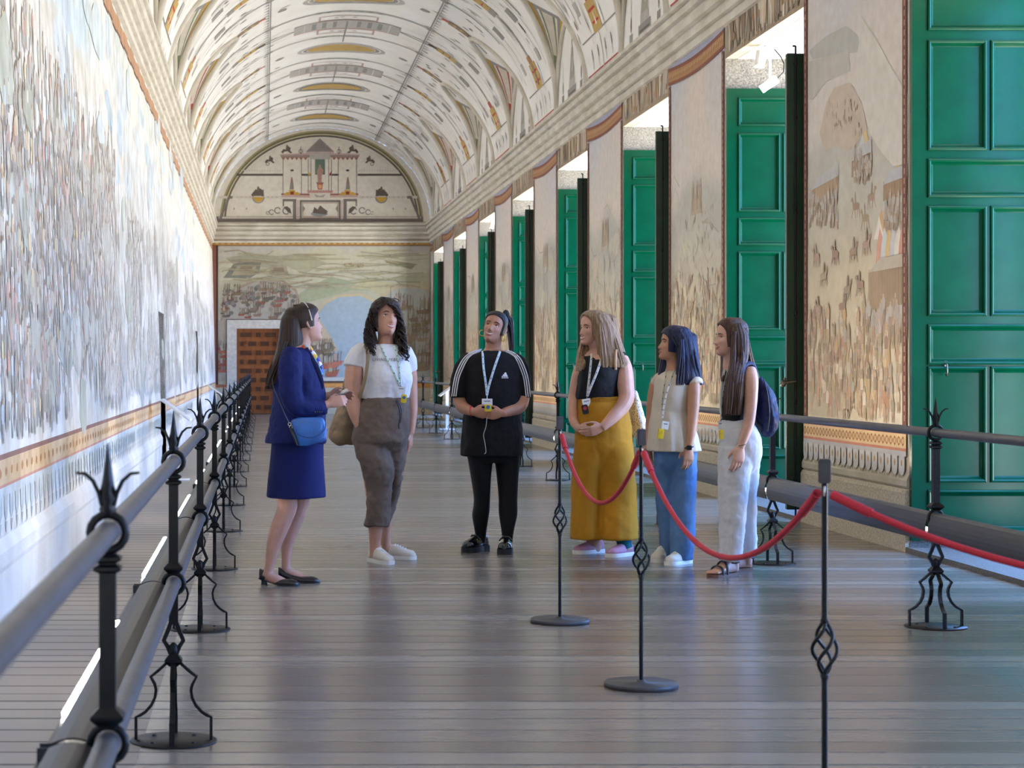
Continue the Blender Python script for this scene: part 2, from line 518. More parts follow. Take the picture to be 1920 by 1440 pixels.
# brown scalloped braid under the cornice
y = YB; k = 0
while y < YE:
    z1 = 4.60 + (.025 if k % 2 else 0)
    P.rect(y, z1-.15, y+.5, z1, (190, 150, 120)); P.rect(y, z1-.175, y+.5, z1-.15, (122, 84, 70)); y += .5; k += 1
mb.add([(-1.7, YB, .84), (-1.7, YE, .84), (-1.7, YE, DZ), (-1.7, YB, DZ)], [(0,1,2,3)], 0)
struct(mb.build('wall_left', [M['plaster_cool'], M['paint_worn'], M['soffit'], M['granite']]), 'long pale wall painted with a crowded battle')

# ------------------------------------------------------------------ right wall with its deep window bays
mb = MB()
TOPZ = 5.3; LZ = 4.33; XO = 6.05
P = Paint(mb, lambda y, z, o: (XR - o, y, z), 1)
piers = []
ys = [YB]
for k in KS:
    a = W0 + WP*k
    ys += [max(a, YB + .01), a + WW]
ys.append(YE)
for i in range(0, len(ys), 2):
    if ys[i+1] - ys[i] > .05: piers.append((ys[i], ys[i+1]))
for a, b in piers:
    mb.box((XR, a, -.2), (XO, b, TOPZ), 0)
    mb.prism([(XR - .03, -.02), (XR + .1, -.02), (XR + .1, .44), (XR - .015, .44), (XR - .03, .41)], 'y', a, b, 5)     # granite base course
    mb.prism([(XR, .44), (XR - .02, .46), (XR - .02, .50), (XR - .008, .53), (XR, .55)], 'y', a, b, 0)
    for yy, s_ in ((a, -1), (b, 1)):                        # rough granite reveals
        e = .004 * s_
        mb.add([(XR + .002, yy + e, .0), (XO, yy + e, .0), (XO, yy + e, LZ), (XR + .002, yy + e, LZ)], [(0,1,2,3)], 3)
for k in KS:
    a = max(W0 + WP*k, YB + .01); b = W0 + WP*k + WW
    mb.box((XR, a, LZ), (XO, b, TOPZ), 0)
    mb.add([(XR + .12, a, LZ - .003), (XO, a, LZ - .003), (XO, b, LZ - .003), (XR + .12, b, LZ - .003)], [(0,1,2,3)], 2)
    mb.box((XR - .03, a + .006, -.2), (XO + .3, b - .006, .035), 4)      # granite threshold of the bay
# ---- painting on the piers
r = random.Random(5)
PALE = (236, 230, 220)
RBODY = [(150,120,90), (176,146,110), (128,108,88), (196,176,150), (170,112,80), (150,140,130), (206,190,160), (120,96,76), (190,150,90)]
def pier_base(seed):
    def fn(y, z):
        hill = 3.1 + .35*nz(y, 0, seed, .8)
        sky = mixc((206, 198, 192), (172, 182, 208), (z - 3.5)/.9)
        sky = mixc(sky, (214, 198, 186), .5 + .8*nz(y, z, seed+3, .8))
        mount = mixc((178, 176, 164), (152, 154, 150), .5 + nz(y, z, seed+7, 1.3))
        sand = mixc((206, 192, 158), (188, 172, 138), .5 + .9*nz(y, z, seed+5, 1.6))
        c = mixc(mount, sky, (z - hill)/.22)
        return mixc(sand, c, (z - 1.9 - .3*nz(y, 1, seed, 1.1))/.7)
    return fn
def pier_border(a, b):
    for y0, y1 in ((a + .03, a + .12), (b - .12, b - .03)):
        P.rect(y0, .72, y1, 4.42, (126, 84, 74), 1, 4); P.rect(y0+.03, .72, y0+.06, 4.42, (176, 140, 120), 1, 4)
        z = .75
        while z < 4.4:
            P.rect(y0+.033, z, y0+.057, z+.028, (112, 66, 58)); z += .07
    n = 12
    top = [4.44 - .06*math.sin(PI*i/n)*.9 for i in range(n+1)]
    for i in range(n):
        u0 = a + .02 + (b-a-.04)*i/n; u1 = a + .02 + (b-a-.04)*(i+1)/n
        P.poly([(u0, top[i]), (u1, top[i+1]), (u1, top[i+1]+.19), (u0, top[i]+.19)], (140, 86, 70))
        P.poly([(u0, top[i]+.035), (u1, top[i+1]+.035), (u1, top[i+1]+.15), (u0, top[i]+.15)], (176, 132, 92))
        P.poly([(u0, top[i]+.19), (u1, top[i+1]+.19), (u1, 4.68), (u0, 4.68)], (168, 172, 196))
        for q in range(6):
            P.blob(u0 + (u1-u0)*(q+.5)/6, top[i]+.09+.02*(q % 2), .012, .03, (214, 184, 136) if q % 2 else (150, 96, 66), r, 5)
def pier_dado(a, b):
    P.rect(a+.03, .705, b-.03, .845, (208, 140, 116)); P.rect(a+.03, .725, b-.03, .825, (228, 200, 156))
    y = a + .06
    while y < b - .1:
        P.ell(y+.04, .775, .028, .036, (168, 112, 60), n=8, inner=.55); P.blob(y+.085, .775, .012, .03, (150, 98, 54), r, 5); y += .09
    P.rect(a+.03, .67, b-.03, .705, (196, 196, 196))
    y = a + .06; w = .155
    while y < b - .15:
        P.poly([(y, .672), (y+w*.86, .672), (y+w*.86, .585)] + [(y+w*.43+w*.43*math.cos(t*PI/6), .585-.055*math.sin(t*PI/6)) for t in range(7)][1:6] + [(y, .585)], (210, 208, 204))
        P.blob(y+w*.43, .62, .022, .035, (196, 158, 96), r, 6)
        P.poly([(y+w*.2, .53), (y+w*.66, .53), (y+w*.43, .455)], (190, 184, 156)); y += w
    for _ in range(40):
        yy = r.uniform(a+.05, b-.1); P.line([(yy, .54), (yy+.005, r.uniform(.44, .5))], .006, (176, 166, 138))
def generic_pier(a, b, seed):
    P.base_grid(a, b, 18, .84, 4.66, 40, pier_base(seed))
    near = a < 24
    for _ in range(9):                                      # ridges
        y = r.uniform(a+.2, b-.4); z = r.uniform(1.9, 3.3)
        P.line([(y, z), (y+r.uniform(.1, .4), z+r.uniform(-.1, .25)), (min(b-.13, y+r.uniform(.4, .8)), z+r.uniform(-.2, .2))], r.uniform(.004, .01), jit((180,172,156), 8, r))
    for _ in range(14):
        P.blob(r.uniform(a+.4, b-.5), r.uniform(1.8, 3.0), r.uniform(.1, .35), r.uniform(.06, .2), jit((176,172,154), 10, r), r, 9)
    y0 = (a+b)/2 - .3                                       # a castle on the hill
    P.rect(y0, 2.9, y0+.5, 3.06, (188,172,150)); 
    for q in (0, .16, .36): P.rect(y0+q, 2.95, y0+q+.1, 3.2, (176,158,136)); P.poly([(y0+q-.01,3.2),(y0+q+.11,3.2),(y0+q+.05,3.27)], (160,140,124))
    for _ in range(90):
        P.figure(r.uniform(a+.15, b-.15), r.uniform(2.0, 2.9), r.uniform(.04, .08), jit((158,148,128), 14, r), jit((146,134,112), 10, r), r)
    for _ in range(420 if near else 260):
        z = .88 + 1.35*r.random()**1.1
        P.figure(r.uniform(a+.15, b-.15), z, .09 + .15*(2.3-z)/1.4*r.uniform(.7, 1.1), jit(r.choice(RBODY), 14, r), jit((150,128,100), 16, r), r)
    for _ in range(14 if near else 7):
        P.horse(r.uniform(a+.3, b-.3), r.uniform(.95, 1.9), r.uniform(.16, .26), jit((150,116,84), 16, r), r.choice((-1, 1)), jit((136,116,94), 12, r))
for n, (a, b) in enumerate(piers):
    if b < 6: continue
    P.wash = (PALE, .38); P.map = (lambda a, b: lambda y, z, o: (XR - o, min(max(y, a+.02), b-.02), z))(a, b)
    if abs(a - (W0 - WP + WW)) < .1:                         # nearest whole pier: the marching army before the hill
        P.base_grid(a, b, 18, .84, 4.66, 40, pier_base(2.3))
        def q(cx, cy):                                       # a place on the painting, from the close view of it
            px, py = 1240 + cx/2.25, cy/2.25
            y = F*XR/(px - VX); return (y, H - (py - VY)*y/F)
        Q = lambda pts: [q(*p) for p in pts]
        P.poly(Q([(625,215),(700,150),(780,110),(830,150),(840,215),(760,230),(640,250)]), (160,162,160))
        P.poly(Q([(625,260),(700,240),(790,215),(800,300),(700,340),(640,420),(625,420)]), (172,168,158))
        P.poly(Q([(850,80),(900,150),(960,260),(1045,400),(1045,690),(980,700),(930,640),(880,560),(850,440),(815,330)]), (206,202,192))
        P.poly(Q([(700,430),(730,370),(800,350),(850,440),(870,540),(830,600),(790,640),(740,610),(690,640),(670,560)]), (186,166,146))
        for cx, cy in ((720,470),(760,520),(800,470),(820,540),(740,560)):
            for d in range(10): P.figure(*q(cx+rnd.uniform(-30,30), cy+rnd.uniform(-30,40)), .05, jit((150,118,96),12,r), (140,112,92), r)
        def block(x0, y0, x1, y1, dy, top, face):            # a body of pikemen drawn as a box of lances
            P.poly(Q([(x0,y0),(x1,y0+dy),(x1,y1+dy),(x0,y1)]), face)
            for i in range(26):
                x = x0 + (x1-x0)*(i+.5)/26; yy = y0 + dy*(i+.5)/26
                P.line(Q([(x, yy-12), (x, y1 + dy*(i+.5)/26)]), .006, jit(face, 14, r))
            P.poly(Q([(x0,y0),(x0+(x1-x0)*.3,y0-60),(x1,y0+dy-55),(x1,y0+dy)]), top)
        block(625, 810, 750, 880, -70, (170,174,182), (168,142,110))
        block(805, 680, 890, 750, -40, (176,178,184), (166,140,108))
        block(940, 780, 1048, 850, -40, (166,170,182), (160,132,100))
        block(878, 1150, 1048, 1310, -30, (172,160,140), (150,124,94))
        for x0, x1, yb, h in ((625,745,950,.16), (815,890,760,.12), (945,1048,960,.16), (870,1048,1440,.26)):
            for i in range(90):
                P.figure(*q(rnd.uniform(x0, x1), yb + rnd.uniform(-90, 20)), h*rnd.uniform(.7, 1), jit((166,158,152),16,r), jit((150,126,100),14,r), r)
        for cx, cy, d in ((655,1110,1),(735,1100,1),(815,1090,-1),(870,1060,-1),(690,1190,-1),(840,1230,1),(790,1250,-1),(665,1330,1),(770,1320,-1),(820,900,1),(890,860,-1),(860,950,1)):
            P.horse(*q(cx, cy+20), .21, jit((140,108,82),18,r), d, jit((120,100,82),12,r))
        for cx, cy, c in ((930,960,(196,140,84)),(860,600,(206,170,100)),(850,640,(190,196,204)),(920,990,(230,224,212)),(1000,740,(212,180,110)),(1030,730,(214,190,120))):
            P.poly(Q([(cx-22,cy+20),(cx+24,cy+20),(cx+14,cy-20),(cx,cy-80),(cx-12,cy-20)]), c)
        for i, c in enumerate(((206,130,104),(196,206,216),(214,172,96),(182,186,200),(230,224,210),(204,120,96),(210,176,120),(176,190,206))):
            x = 905 + i*19
            P.poly(Q([(x,1120-i*3),(x+22,1110-i*3),(x+30,1000-i*6),(x+18,960-i*5),(x+6,1040-i*4)]), c)
        for _ in range(260):
            z = .88 + .75*r.random()
            P.figure(r.uniform(a+.15, b-.15), z, r.uniform(.14, .24), jit(r.choice(RBODY), 14, r), jit((170,140,106), 16, r), r)
        P.poly([(b-.15,.9),(b-.9,.9),(b-.95,1.05),(b-.75,1.24),(b-.4,1.28),(b-.18,1.2)], (170,158,128))
        P.poly([(a+.1,.86),(a+.9,.86),(a+.8,.98),(a+.4,1.1),(a+.15,1.14)], (214,204,176))
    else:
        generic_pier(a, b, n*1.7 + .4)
    P_, P = P, Paint(mb, lambda y, z, o: (XR - o, y, z), 1, .0105); P.mod = 1200; P.step = .00001; pier_border(a, b); pier_dado(a, b); P = P_; P.wash = None
P.map = lambda y, z, o: (XR - o, y, z)
# ---- grisaille frieze over every window
for k in KS:
    a = W0 + WP*k; b = a + WW
    if b < 6: continue
    P.base_grid(a, b, 14, LZ, 4.68, 4, lambda y, z: mixc((196,184,164), (160,144,124), .5 + 1.2*nz(y, z, 3, 3)))
    for _ in range(70):
        y = r.uniform(a+.08, b-.2); z0 = LZ + r.uniform(.02, .1)
        P.poly([(y, z0), (y+r.uniform(.02,.06), z0), (y+r.uniform(.04,.14), 4.64), (y+r.uniform(-.06,.04), 4.66)], jit(r.choice([(206,196,178),(150,134,114),(120,104,88),(186,170,150),(200,176,150)]), 12, r))
    for _ in range(12):
        P.blob(r.uniform(a+.1, b-.1), r.uniform(LZ+.1, 4.6), .05, .05, jit((176,140,100), 20, r), r)
    P.rect(a, LZ, b, LZ+.05, (168,150,128))
struct(mb.build('wall_right', [M['plaster'], M['paint'], M['soffit'], M['granite'], M['granite_worn'], M['granite_pale']]), 'window wall of painted piers and deep bays')

# window casements at the outer end of each bay
for n, k in enumerate(KS):
    a = max(W0 + WP*k, YB + .02) + .02; b = W0 + WP*k + WW - .02
    mb = MB(); x = 5.86
    for y0, y1 in ((a, a+.07), (b-.07, b), ((a+b)/2-.05, (a+b)/2+.05)): mb.box((x, y0, .04), (x+.07, y1, LZ-.01))
    for z0 in (.04, 1.4, 2.75, LZ-.09): mb.box((x+.01, a, z0), (x+.06, b, z0+.07))
    struct(mb.build('window_%d' % (n+1), M['green']))

# ------------------------------------------------------------------ end wall
r = random.Random(23)
mb = MB()
P = Paint(mb, lambda x, z, o: (x, YE - o, z), 1); P.mod = 900; P.step = .00003
S_END = F / YE
e5 = lambda cx, cy: ((380 + cx/2.3217 - VX)/S_END, H - (200 + cy/2.3217 - VY)/S_END)
E = lambda pts: [e5(*p) for p in pts]
DX0, DX1, DZT = e5(148, 0)[0], e5(148+188, 0)[0], e5(0, 966)[1]      # the coffered door opening
def end_base(x, z):
    sky = (196, 192, 184); n = nz(x, z, 2, 1.1)
    land = mixc((194, 190, 170), (178, 176, 152), .5 + 1.2*n)
    c = mixc(land, sky, (z - 4.05 - .12*nz(x, 0, 4, 1.3))/.3)
    return c
x0w, x1w = XL - .1, XR + .1
P.base_grid(x0w, DX0, 3, 0, 4.7, 24, end_base)
P.base_grid(DX1, x1w, 18, 0, 4.7, 24, end_base)
P.base_grid(DX0, DX1, 6, DZT, 4.7, 12, end_base)
# sea, bays and hills
P.poly(E([(60,700),(150,640),(260,650),(330,620),(430,640),(520,600),(640,640),(760,600),(900,640),(1000,620),(1000,720),(700,760),(420,800),(240,740),(60,760)]), (198,195,174))
P.poly(E([(400,830),(470,780),(560,740),(640,760),(740,800),(640,800),(540,830),(430,860)]), (164,170,142))
P.poly(E([(100,660),(190,640),(330,650),(420,640),(500,660),(300,700),(150,700)]), (172,170,150))
P.poly(E([(340,680),(430,640),(540,680),(440,730)]), (176,176,150))
P.poly(E([(640,790),(740,800),(780,830),(830,790),(900,780),(990,795),(990,760),(850,770),(700,750)]), (188,182,146))
sea = (160,176,184)
P.poly(E([(500,900),(530,860),(590,830),(680,822),(740,850),(760,900),(760,1180),(500,1180),(505,1080),(560,1060),(580,1040),(520,960)]), sea)
P.poly(E([(780,830),(830,795),(900,785),(1000,800),(1000,1180),(760,1180),(770,900)]), (178,178,168))
P.line(E([(495,900),(530,856),(590,824),(690,818),(745,845),(770,838),(830,790),(900,780),(1000,795)]), .035, (196,180,146))
P.poly(E([(70,880),(110,800),(240,755),(340,760),(400,800),(420,860),(420,930),(80,930)]), (176,170,160))
P.line(E([(80,940),(110,810),(240,752),(345,756),(405,800),(425,870)]), .035, (166,150,130))
P.poly(E([(495,905),(560,1005),(590,1060),(520,1090),(440,1100),(440,1000)]), (190,176,150))
P.poly(E([(470,1040),(560,1030),(580,1050),(470,1085)]), (140,132,112))
P.poly(E([(50,930),(140,930),(140,1196),(50,1196)]), (178,170,156))
# the fort
P.poly(E([(90,745),(130,690),(160,672),(256,675),(246,720),(205,748)]), (134,134,124))
P.poly(E([(125,735),(150,695),(235,695),(222,730)]), (176,168,146))
P.poly(E([(155,715),(170,690),(220,690),(212,715)]), (150,138,116))
P.poly(E([(285,735),(300,690),(365,690),(372,732)]), (170,160,140))
P.poly(E([(300,722),(310,700),(352,700),(356,722)]), (146,132,112))
P.poly(E([(790,665),(930,685),(910,708),(800,680)]), (150,142,116))
for _ in range(40): P.blob(*e5(r.uniform(610,700), 690+r.uniform(-8,8)), .03, .02, (160,130,90), r)
# ships
def ship(cx, cy, s, c=(140,92,74)):
    P.poly(E([(cx-40*s,cy),(cx+46*s,cy-12*s),(cx+30*s,cy+18*s),(cx-28*s,cy+20*s)]), c)
    for q in (-18, 8, 26):
        P.line(E([(cx+q*s,cy),(cx+(q+4)*s,cy-70*s)]), .008, (116,100,86))
    P.poly(E([(cx-16*s,cy-10*s),(cx+6*s,cy-14*s),(cx+2*s,cy-60*s),(cx-18*s,cy-50*s)]), jit((176,164,148), 12, r))
for _ in range(46):
    ship(r.uniform(90, 410), r.uniform(790, 915), r.uniform(.3, .6), jit(r.choice([(150,96,78),(120,108,98),(140,120,100)]), 14, r))
for _ in range(36): P.blob(*e5(r.uniform(100, 410), r.uniform(780, 910)), .07, .07, jit((128,124,116), 16, r), r)
for _ in range(40): ship(r.uniform(800, 985), r.uniform(860, 1150), r.uniform(.4, .9), jit((150,130,106), 14, r))
for _ in range(60): P.line(E([(lambda c: (c[0], c[1]))((x_, y_)) for x_, y_ in ((lambda a, b: ((a, b), (a+r.uniform(-6, 6), b-r.uniform(40, 110))))(r.uniform(800, 990), r.uniform(880, 1150)))]), .008, (140,124,100))
for _ in range(16): ship(r.uniform(440, 560), r.uniform(1040, 1090), .45, jit((132,118,96), 12, r))
for _ in range(8): ship(r.uniform(510, 590), r.uniform(1110, 1165), .7, jit((186,116,92), 12, r))
for _ in range(8): ship(r.uniform(60, 100), r.uniform(1030, 1170), .5, jit((160,96,80), 12, r))
for _ in range(70):
    P.line(E((lambda a, b: [(a, b), (a+r.uniform(30, 120), b+r.uniform(-16, 16)), (a+r.uniform(120, 200), b+r.uniform(-20, 20))])(r.uniform(60, 820), r.uniform(630, 790))), .012, jit((170,164,136), 14, r))
# borders and dado
P.rect(x0w, e5(0, 606)[1], x1w, e5(0, 580)[1], (120, 78, 56)); P.rect(x0w, e5(0, 603)[1], x1w, e5(0, 586)[1], (186, 144, 78))
for i in range(70):
    P.blob(XL + .08*i + .04, e5(0, 594)[1], .025, .035, (226,190,110) if i % 2 else (120,76,44), r, 6)
for xa, xb in ((XL + .0, XL + .13), ):
    P.rect(xa, .66, xb, e5(0, 604)[1], (140, 90, 76)); P.rect(xa+.1, .66, xb+.02, e5(0, 604)[1], (70, 46, 38))
P.rect(XL, .72, DX0-.2, .80, (180, 110, 80)); P.rect(DX1+.2, .845, x1w, .90, (92, 74, 62)); P.rect(DX1+.2, .90, x1w, 1.0, (206, 202, 192))
P.rect(DX1+.2, .72, x1w, .845, (206, 136, 70)); P.rect(DX1+.2, .745, x1w, .825, (220, 160, 84))
P.rect(x0w, .0, DX0-.2, .72, (196, 188, 166)); P.rect(DX1+.2, 0, x1w, .72, (196, 186, 160))
for i in range(26):
    x = DX1 + .25 + i*.135
    if x > XR - .1: break
    P.poly([(x, .70), (x+.1, .70), (x+.1, .5), (x+.05, .44), (x, .5)], (186, 186, 170)); P.blob(x+.05, .59, .03, .05, (128,140,112), r)
    P.poly([(x+.02, .42), (x+.08, .42), (x+.05, .32)], (176, 168, 140))
# stone surround of the door
sx0, sx1, sz = DX0 - .265, DX1 + .265, DZT + .235
P.frame(sx0-.02, 0, sx1+.02, sz+.02, .02, .02, (70, 52, 46))
mb.box((sx0, YE-.05, 0), (DX0, YE+.5, sz), 2); mb.box((DX1, YE-.05, 0), (sx1, YE+.5, sz), 2); mb.box((DX0, YE-.05, DZT), (DX1, YE+.5, sz), 2)
# ---- the lunette above the cornice, painted with an altar and trophies
e8 = lambda cx, cy: ((300 + cx/3.13 - VX)/S_END, H - (cy/3.13 - VY)/S_END)
T = lambda pts: [e8(*p) for p in pts]
ZS, VA, VB = 5.2, (XR - XL)/2, 2.58
VC = (XL + XR)/2
n = 48
arc = [(VC - VA*math.cos(PI*i/n), ZS + VB*math.sin(PI*i/n)) for i in range(n+1)]
mb.add([(x, YE, z) for x, z in arc] + [(XL, YE, 4.6), (XR, YE, 4.6)], [list(range(n+1)) + [n+2, n+1]], 1, (226, 220, 208))
GR = (126, 118, 114); PK = (198, 170, 164); DK = (92, 84, 80); OC = (206, 164, 70); WH = (232, 226, 214)
cx_, cz_ = VC, e8(0, 1300)[1]
ra, rb = VA - .22, e8(0, 772)[1] - cz_
for w, c in ((0, (168,156,118)), (.045, (120,112,86)), (.09, (206,196,160)), (.12, (106,98,92)), (.21, (222,214,202))):
    P.line([(cx_ - (ra-w)*math.cos(PI*i/n), cz_ + (rb-w)*math.sin(PI*i/n)) for i in range(n+1)], .024, c)
P.rect(*T([(330,1302)])[0], *T([(1545,1270)])[0], GR); P.rect(*T([(345,1283)])[0], *T([(1530,1272)])[0], (214,204,194))
for a, b, y0, y1 in ((340, 720, 1150, 1165), (1165, 1510, 1150, 1165)):
    P.rect(*e8(a, y1), *e8(b, y0), (214,206,194))
for a, b in ((450,720),(830,885),(1000,1050),(1160,1420)): P.rect(*e8(a,1032), *e8(b,1020), DK)
for m in (0, 1):
    f = (lambda x: x) if m == 0 else (lambda x: 1876 - x)
    R = lambda pts: T([(f(x), y) for x, y in pts])
    P.poly(R([(345,1290),(400,1150),(425,1150),(425,1166),(410,1166),(365,1272),(365,1290)]), GR)
    P.poly(R([(780,1180),(800,1180),(800,1290),(780,1290)]), GR); P.poly(R([(720,1168),(800,1168),(800,1182),(720,1182)]), GR)
    P.poly(R([(720,1182),(728,1182),(728,1210),(720,1210)]), GR); P.poly(R([(806,1175),(812,1175),(812,1290),(806,1290)]), PK)
    P.poly(R([(712,1135),(880,1135),(880,1160),(715,1158)]), PK); P.poly(R([(712,1135),(880,1138),(880,1146),(712,1144)]), (150,92,84))
    P.poly(R([(722,1144),(742,1128),(758,1128),(758,1116),(792,1116),(792,1128),(808,1128),(826,1144)]), OC); P.poly(R([(765,1124),(785,1124),(785,1142),(765,1142)]), (140,60,48))
    P.poly(R([(760,1112),(786,1112),(782,1070),(777,1040),(770,1040),(765,1070)]), (150,140,134)); P.poly(R([(766,1078),(782,1078),(774,1040)]), (168,122,110))
    P.ell(*e8(f(775), 1000), .05, .03, DK, n=8)
    P.poly(R([(705,910),(880,905),(880,925),(712,925)]), (160,140,136)); P.poly(R([(705,905),(880,898),(880,908),(705,912)]), PK)
    for i in range(6): P.poly(R([(712+i*26,925),(736+i*26,925),(724+i*26,940)]), (168,110,100))
    for x in (720, 828, 868, 884): P.poly(R([(x,930),(x+4,930),(x+4,1135),(x,1135)]), (150,140,134))
    P.poly(R([(865,1000),(882,1020),(882,1034),(870,1022)]), OC if m == 0 else (140,60,48))
    # griffins, harpies, tripods
    for gx, gy, s in ((745,880,1), (645,940,.9), (575,1130,1.2)):
        P.poly(R([(gx-34*s,gy+12*s),(gx-20*s,gy-6*s),(gx-6*s,gy-2*s),(gx+8*s,gy-22*s),(gx+22*s,gy-12*s),(gx+18*s,gy+4*s),(gx+32*s,gy+16*s),(gx+20*s,gy+20*s),(gx+6*s,gy+8*s),(gx-16*s,gy+10*s),(gx-24*s,gy+22*s)]), (104,92,84))
        P.poly(R([(gx-8*s,gy-4*s),(gx-2*s,gy-30*s),(gx+6*s,gy-28*s),(gx+6*s,gy-4*s)]), (120,106,96))
    P.poly(R([(545,1150),(610,1150),(608,1110),(590,1128),(560,1110),(550,1128)]), (104,94,88))
    P.ell(*e8(f(577),1157), .17, .17, (150,146,144), PI, 2*PI, inner=.8); P.ell(*e8(f(577),1157), .135, .13, OC, PI, 2*PI)
    P.ell(*e8(f(632),962), .05, .05, (130,118,108), inner=.65); P.ell(*e8(f(826),888), .06, .06, (140,130,122), inner=.7); P.line(R([(826,860),(826,905)]), .008, DK)
    for sx_, sy_, sr in ((655,1245,.075),(690,1235,.09),(740,1238,.1),(632,1250,.045)):
        P.ell(*e8(f(sx_), sy_), sr, sr, (120,112,106), .3, 5.6, inner=.72)
    P.poly(R([(725,1215),(745,1210),(765,1225),(772,1255),(750,1245)]), (104,94,86))
    for x in (435, 508): P.ell(*e8(f(x),1225), .012, .03, DK, n=6)
    for i in range(16): P.poly(R([(475+i*15,1005),(485+i*15,1005),(480+i*15,994)]), (206,196,190))
    for i in range(12): P.ell(*e8(f(400+i*26),1157), .012, .012, (140,128,122), n=6)
P.poly(T([(858,890),(1022,890),(938,812)]), (150,136,134)); P.poly(T([(880,884),(1000,884),(938,826)]), (138,132,130))
P.poly(T([(858,890),(1022,890),(1018,905),(862,905)]), (186,168,162)); P.poly(T([(878,905),(1000,905),(1000,935),(878,935)]), (182,178,172))
P.poly(T([(910,935),(968,935),(968,1025),(910,1025)]), (104,124,112))
P.poly(T([(926,1070),(948,1070),(950,1030),(960,1000),(948,984),(942,972),(934,972),(930,986),(920,1004),(926,1034)]), (178,140,128)); P.ell(*e8(938,972), .025, .03, (176,140,124))
P.poly(T([(922,1075),(956,1075),(952,1112),(926,1112)]), (180,96,70)); P.poly(T([(928,1084),(950,1084),(948,1106),(930,1106)]), (214,170,130)); P.rect(*e8(918,1078), *e8(960,1070), (150,120,110))
P.poly(T([(862,1118),(1018,1118),(1010,1132),(870,1132)]), (190,140,132)); P.poly(T([(876,1132),(1000,1132),(994,1166),(882,1166)]), (216,208,198)); P.poly(T([(905,1140),(938,1150),(972,1140),(960,1158),(916,1158)]), (168,158,150))
P.frame(*e8(820,1290), *e8(1060,1175), .05, .05, GR); P.frame(*e8(836,1278), *e8(1046,1190), .02, .02, PK)
P.ell(*e8(935,1255), .23, .07, (150,154,158)); P.poly(T([(895,1250),(905,1215),(925,1230),(940,1205),(960,1222),(985,1240),(975,1258),(940,1256)]), (104,94,88))
P.poly(T([(836,1200),(852,1225),(836,1250)]), (150,140,132)); P.poly(T([(1046,1200),(1030,1225),(1046,1250)]), (150,140,132))
mb.box((x0w, YE + .45, -.1), (x1w, YE + .5, 5.3), 0)
struct(mb.build('wall_end', [M['plaster'], M['paint'], M['door_stone']]), 'far wall painted with a fleet in a bay')
mb = MB(); mb.add([(XL-.4, YB, 0), (XO, YB, 0), (XO, YB, 8), (XL-.4, YB, 8)], [(0,1,2,3)])
struct(mb.build('wall_back', M['plaster']))

# coffered door
door = thing('door_1', 'brown coffered door of walnut panels in the end wall', 'door', ((DX0+DX1)/2, YE + .06, 0))
struct(door)
M['door_rail'] = mat('door_rails', (158, 94, 40), .45, var=1, vscale=9, col2=(126, 66, 26), stretch=(1, 1, .15), bump=.05)
M['door_coffer'] = mat('door_coffers', (92, 50, 22), .5, var=.5, vscale=20)
hw = (DX1-DX0)/2
mb = MB(); mb.box((-hw, 0, 0), (hw, .05, DZT))
mb.build('frame', M['door_rail'], door)
d8 = lambda cx, cy: ((cx-497)/4.8/S_END, H - (560 + cy/4.8 - VY)/S_END)
for i in range(9):
    cy = 325 + i*81.5
    cells = ((-164,-60),(-22,22),(56,160)) if i % 2 == 0 else ((-164,-130),(-92,-18),(18,95),(130,164))
    for a, b in cells:
        xa, xb = a/4.8/S_END, b/4.8/S_END; zc = d8(0, cy)[1]; hz = 20/4.8/S_END
        q = MB()
        q.box((xa, -.012, zc-hz), (xb, -.001, zc+hz), 1)
        t = .018
        for bx in (((xa-t, zc-hz-t), (xb+t, zc-hz)), ((xa-t, zc+hz), (xb+t, zc+hz+t)), ((xa-t, zc-hz), (xa, zc+hz)), ((xb, zc-hz), (xb+t, zc+hz))):
            q.box((bx[0][0], -.03, bx[0][1]), (bx[1][0], 0, bx[1][1]), 0)
        q.bbox((xa+.03, -.028, zc-hz+.025), (xb-.03, -.011, zc+hz-.025), .006, 1)
        q.build('panel', [M['door_rail'], M['door_coffer']], door)
q = MB(); q.lathe([(.0,0),(.03,0),(.03,.02),(.012,.03),(.012,.05),(.02,.06),(0,.07)], n=10)
o = q.build('door_handle', M['steel'], door); o.rotation_euler = (PI/2, 0, 0); o.location = (-hw+.3, -.03, 1.0)

# ------------------------------------------------------------------ cornices
CP = [(0, 4.64), (.05, 4.65), (.055, 4.71), (.02, 4.72), (.02, 4.75), (.08, 4.76), (.085, 4.82), (.045, 4.83), (.05, 4.87), (.12, 4.885), (.13, 4.96), (.085, 4.97), (.09, 5.01), (.15, 5.025), (.17, 5.08), (.13, 5.085), (.135, 5.11), (.20, 5.12), (.20, 5.165), (.08, 5.2), (0, 5.22)]
def cornice(name, prof, axis, a, b, label):
    mb = MB(); mb.prism(prof, axis, a, b)
    o = mb.build(name, M['cornice']); struct(o, label)
cornice('trim_1', [(-1.45, 4.64)] + [(-1.375 + d*.8, z) for d, z in CP] + [(-1.45, 5.22)], 'y', YB, YE, 'cornice along the painted wall')
cornice('trim_2', [(XR+.05, 4.64)] + [(XR - d*.8, z) for d, z in CP] + [(XR+.05, 5.22)], 'y', YB, YE, 'cornice over the windows')
cornice('trim_3', [(YE+.05, 4.64)] + [(YE - d, z) for d, z in CP] + [(YE+.05, 5.22)], 'x', XL - .05, XR + .05, 'cornice on the end wall')

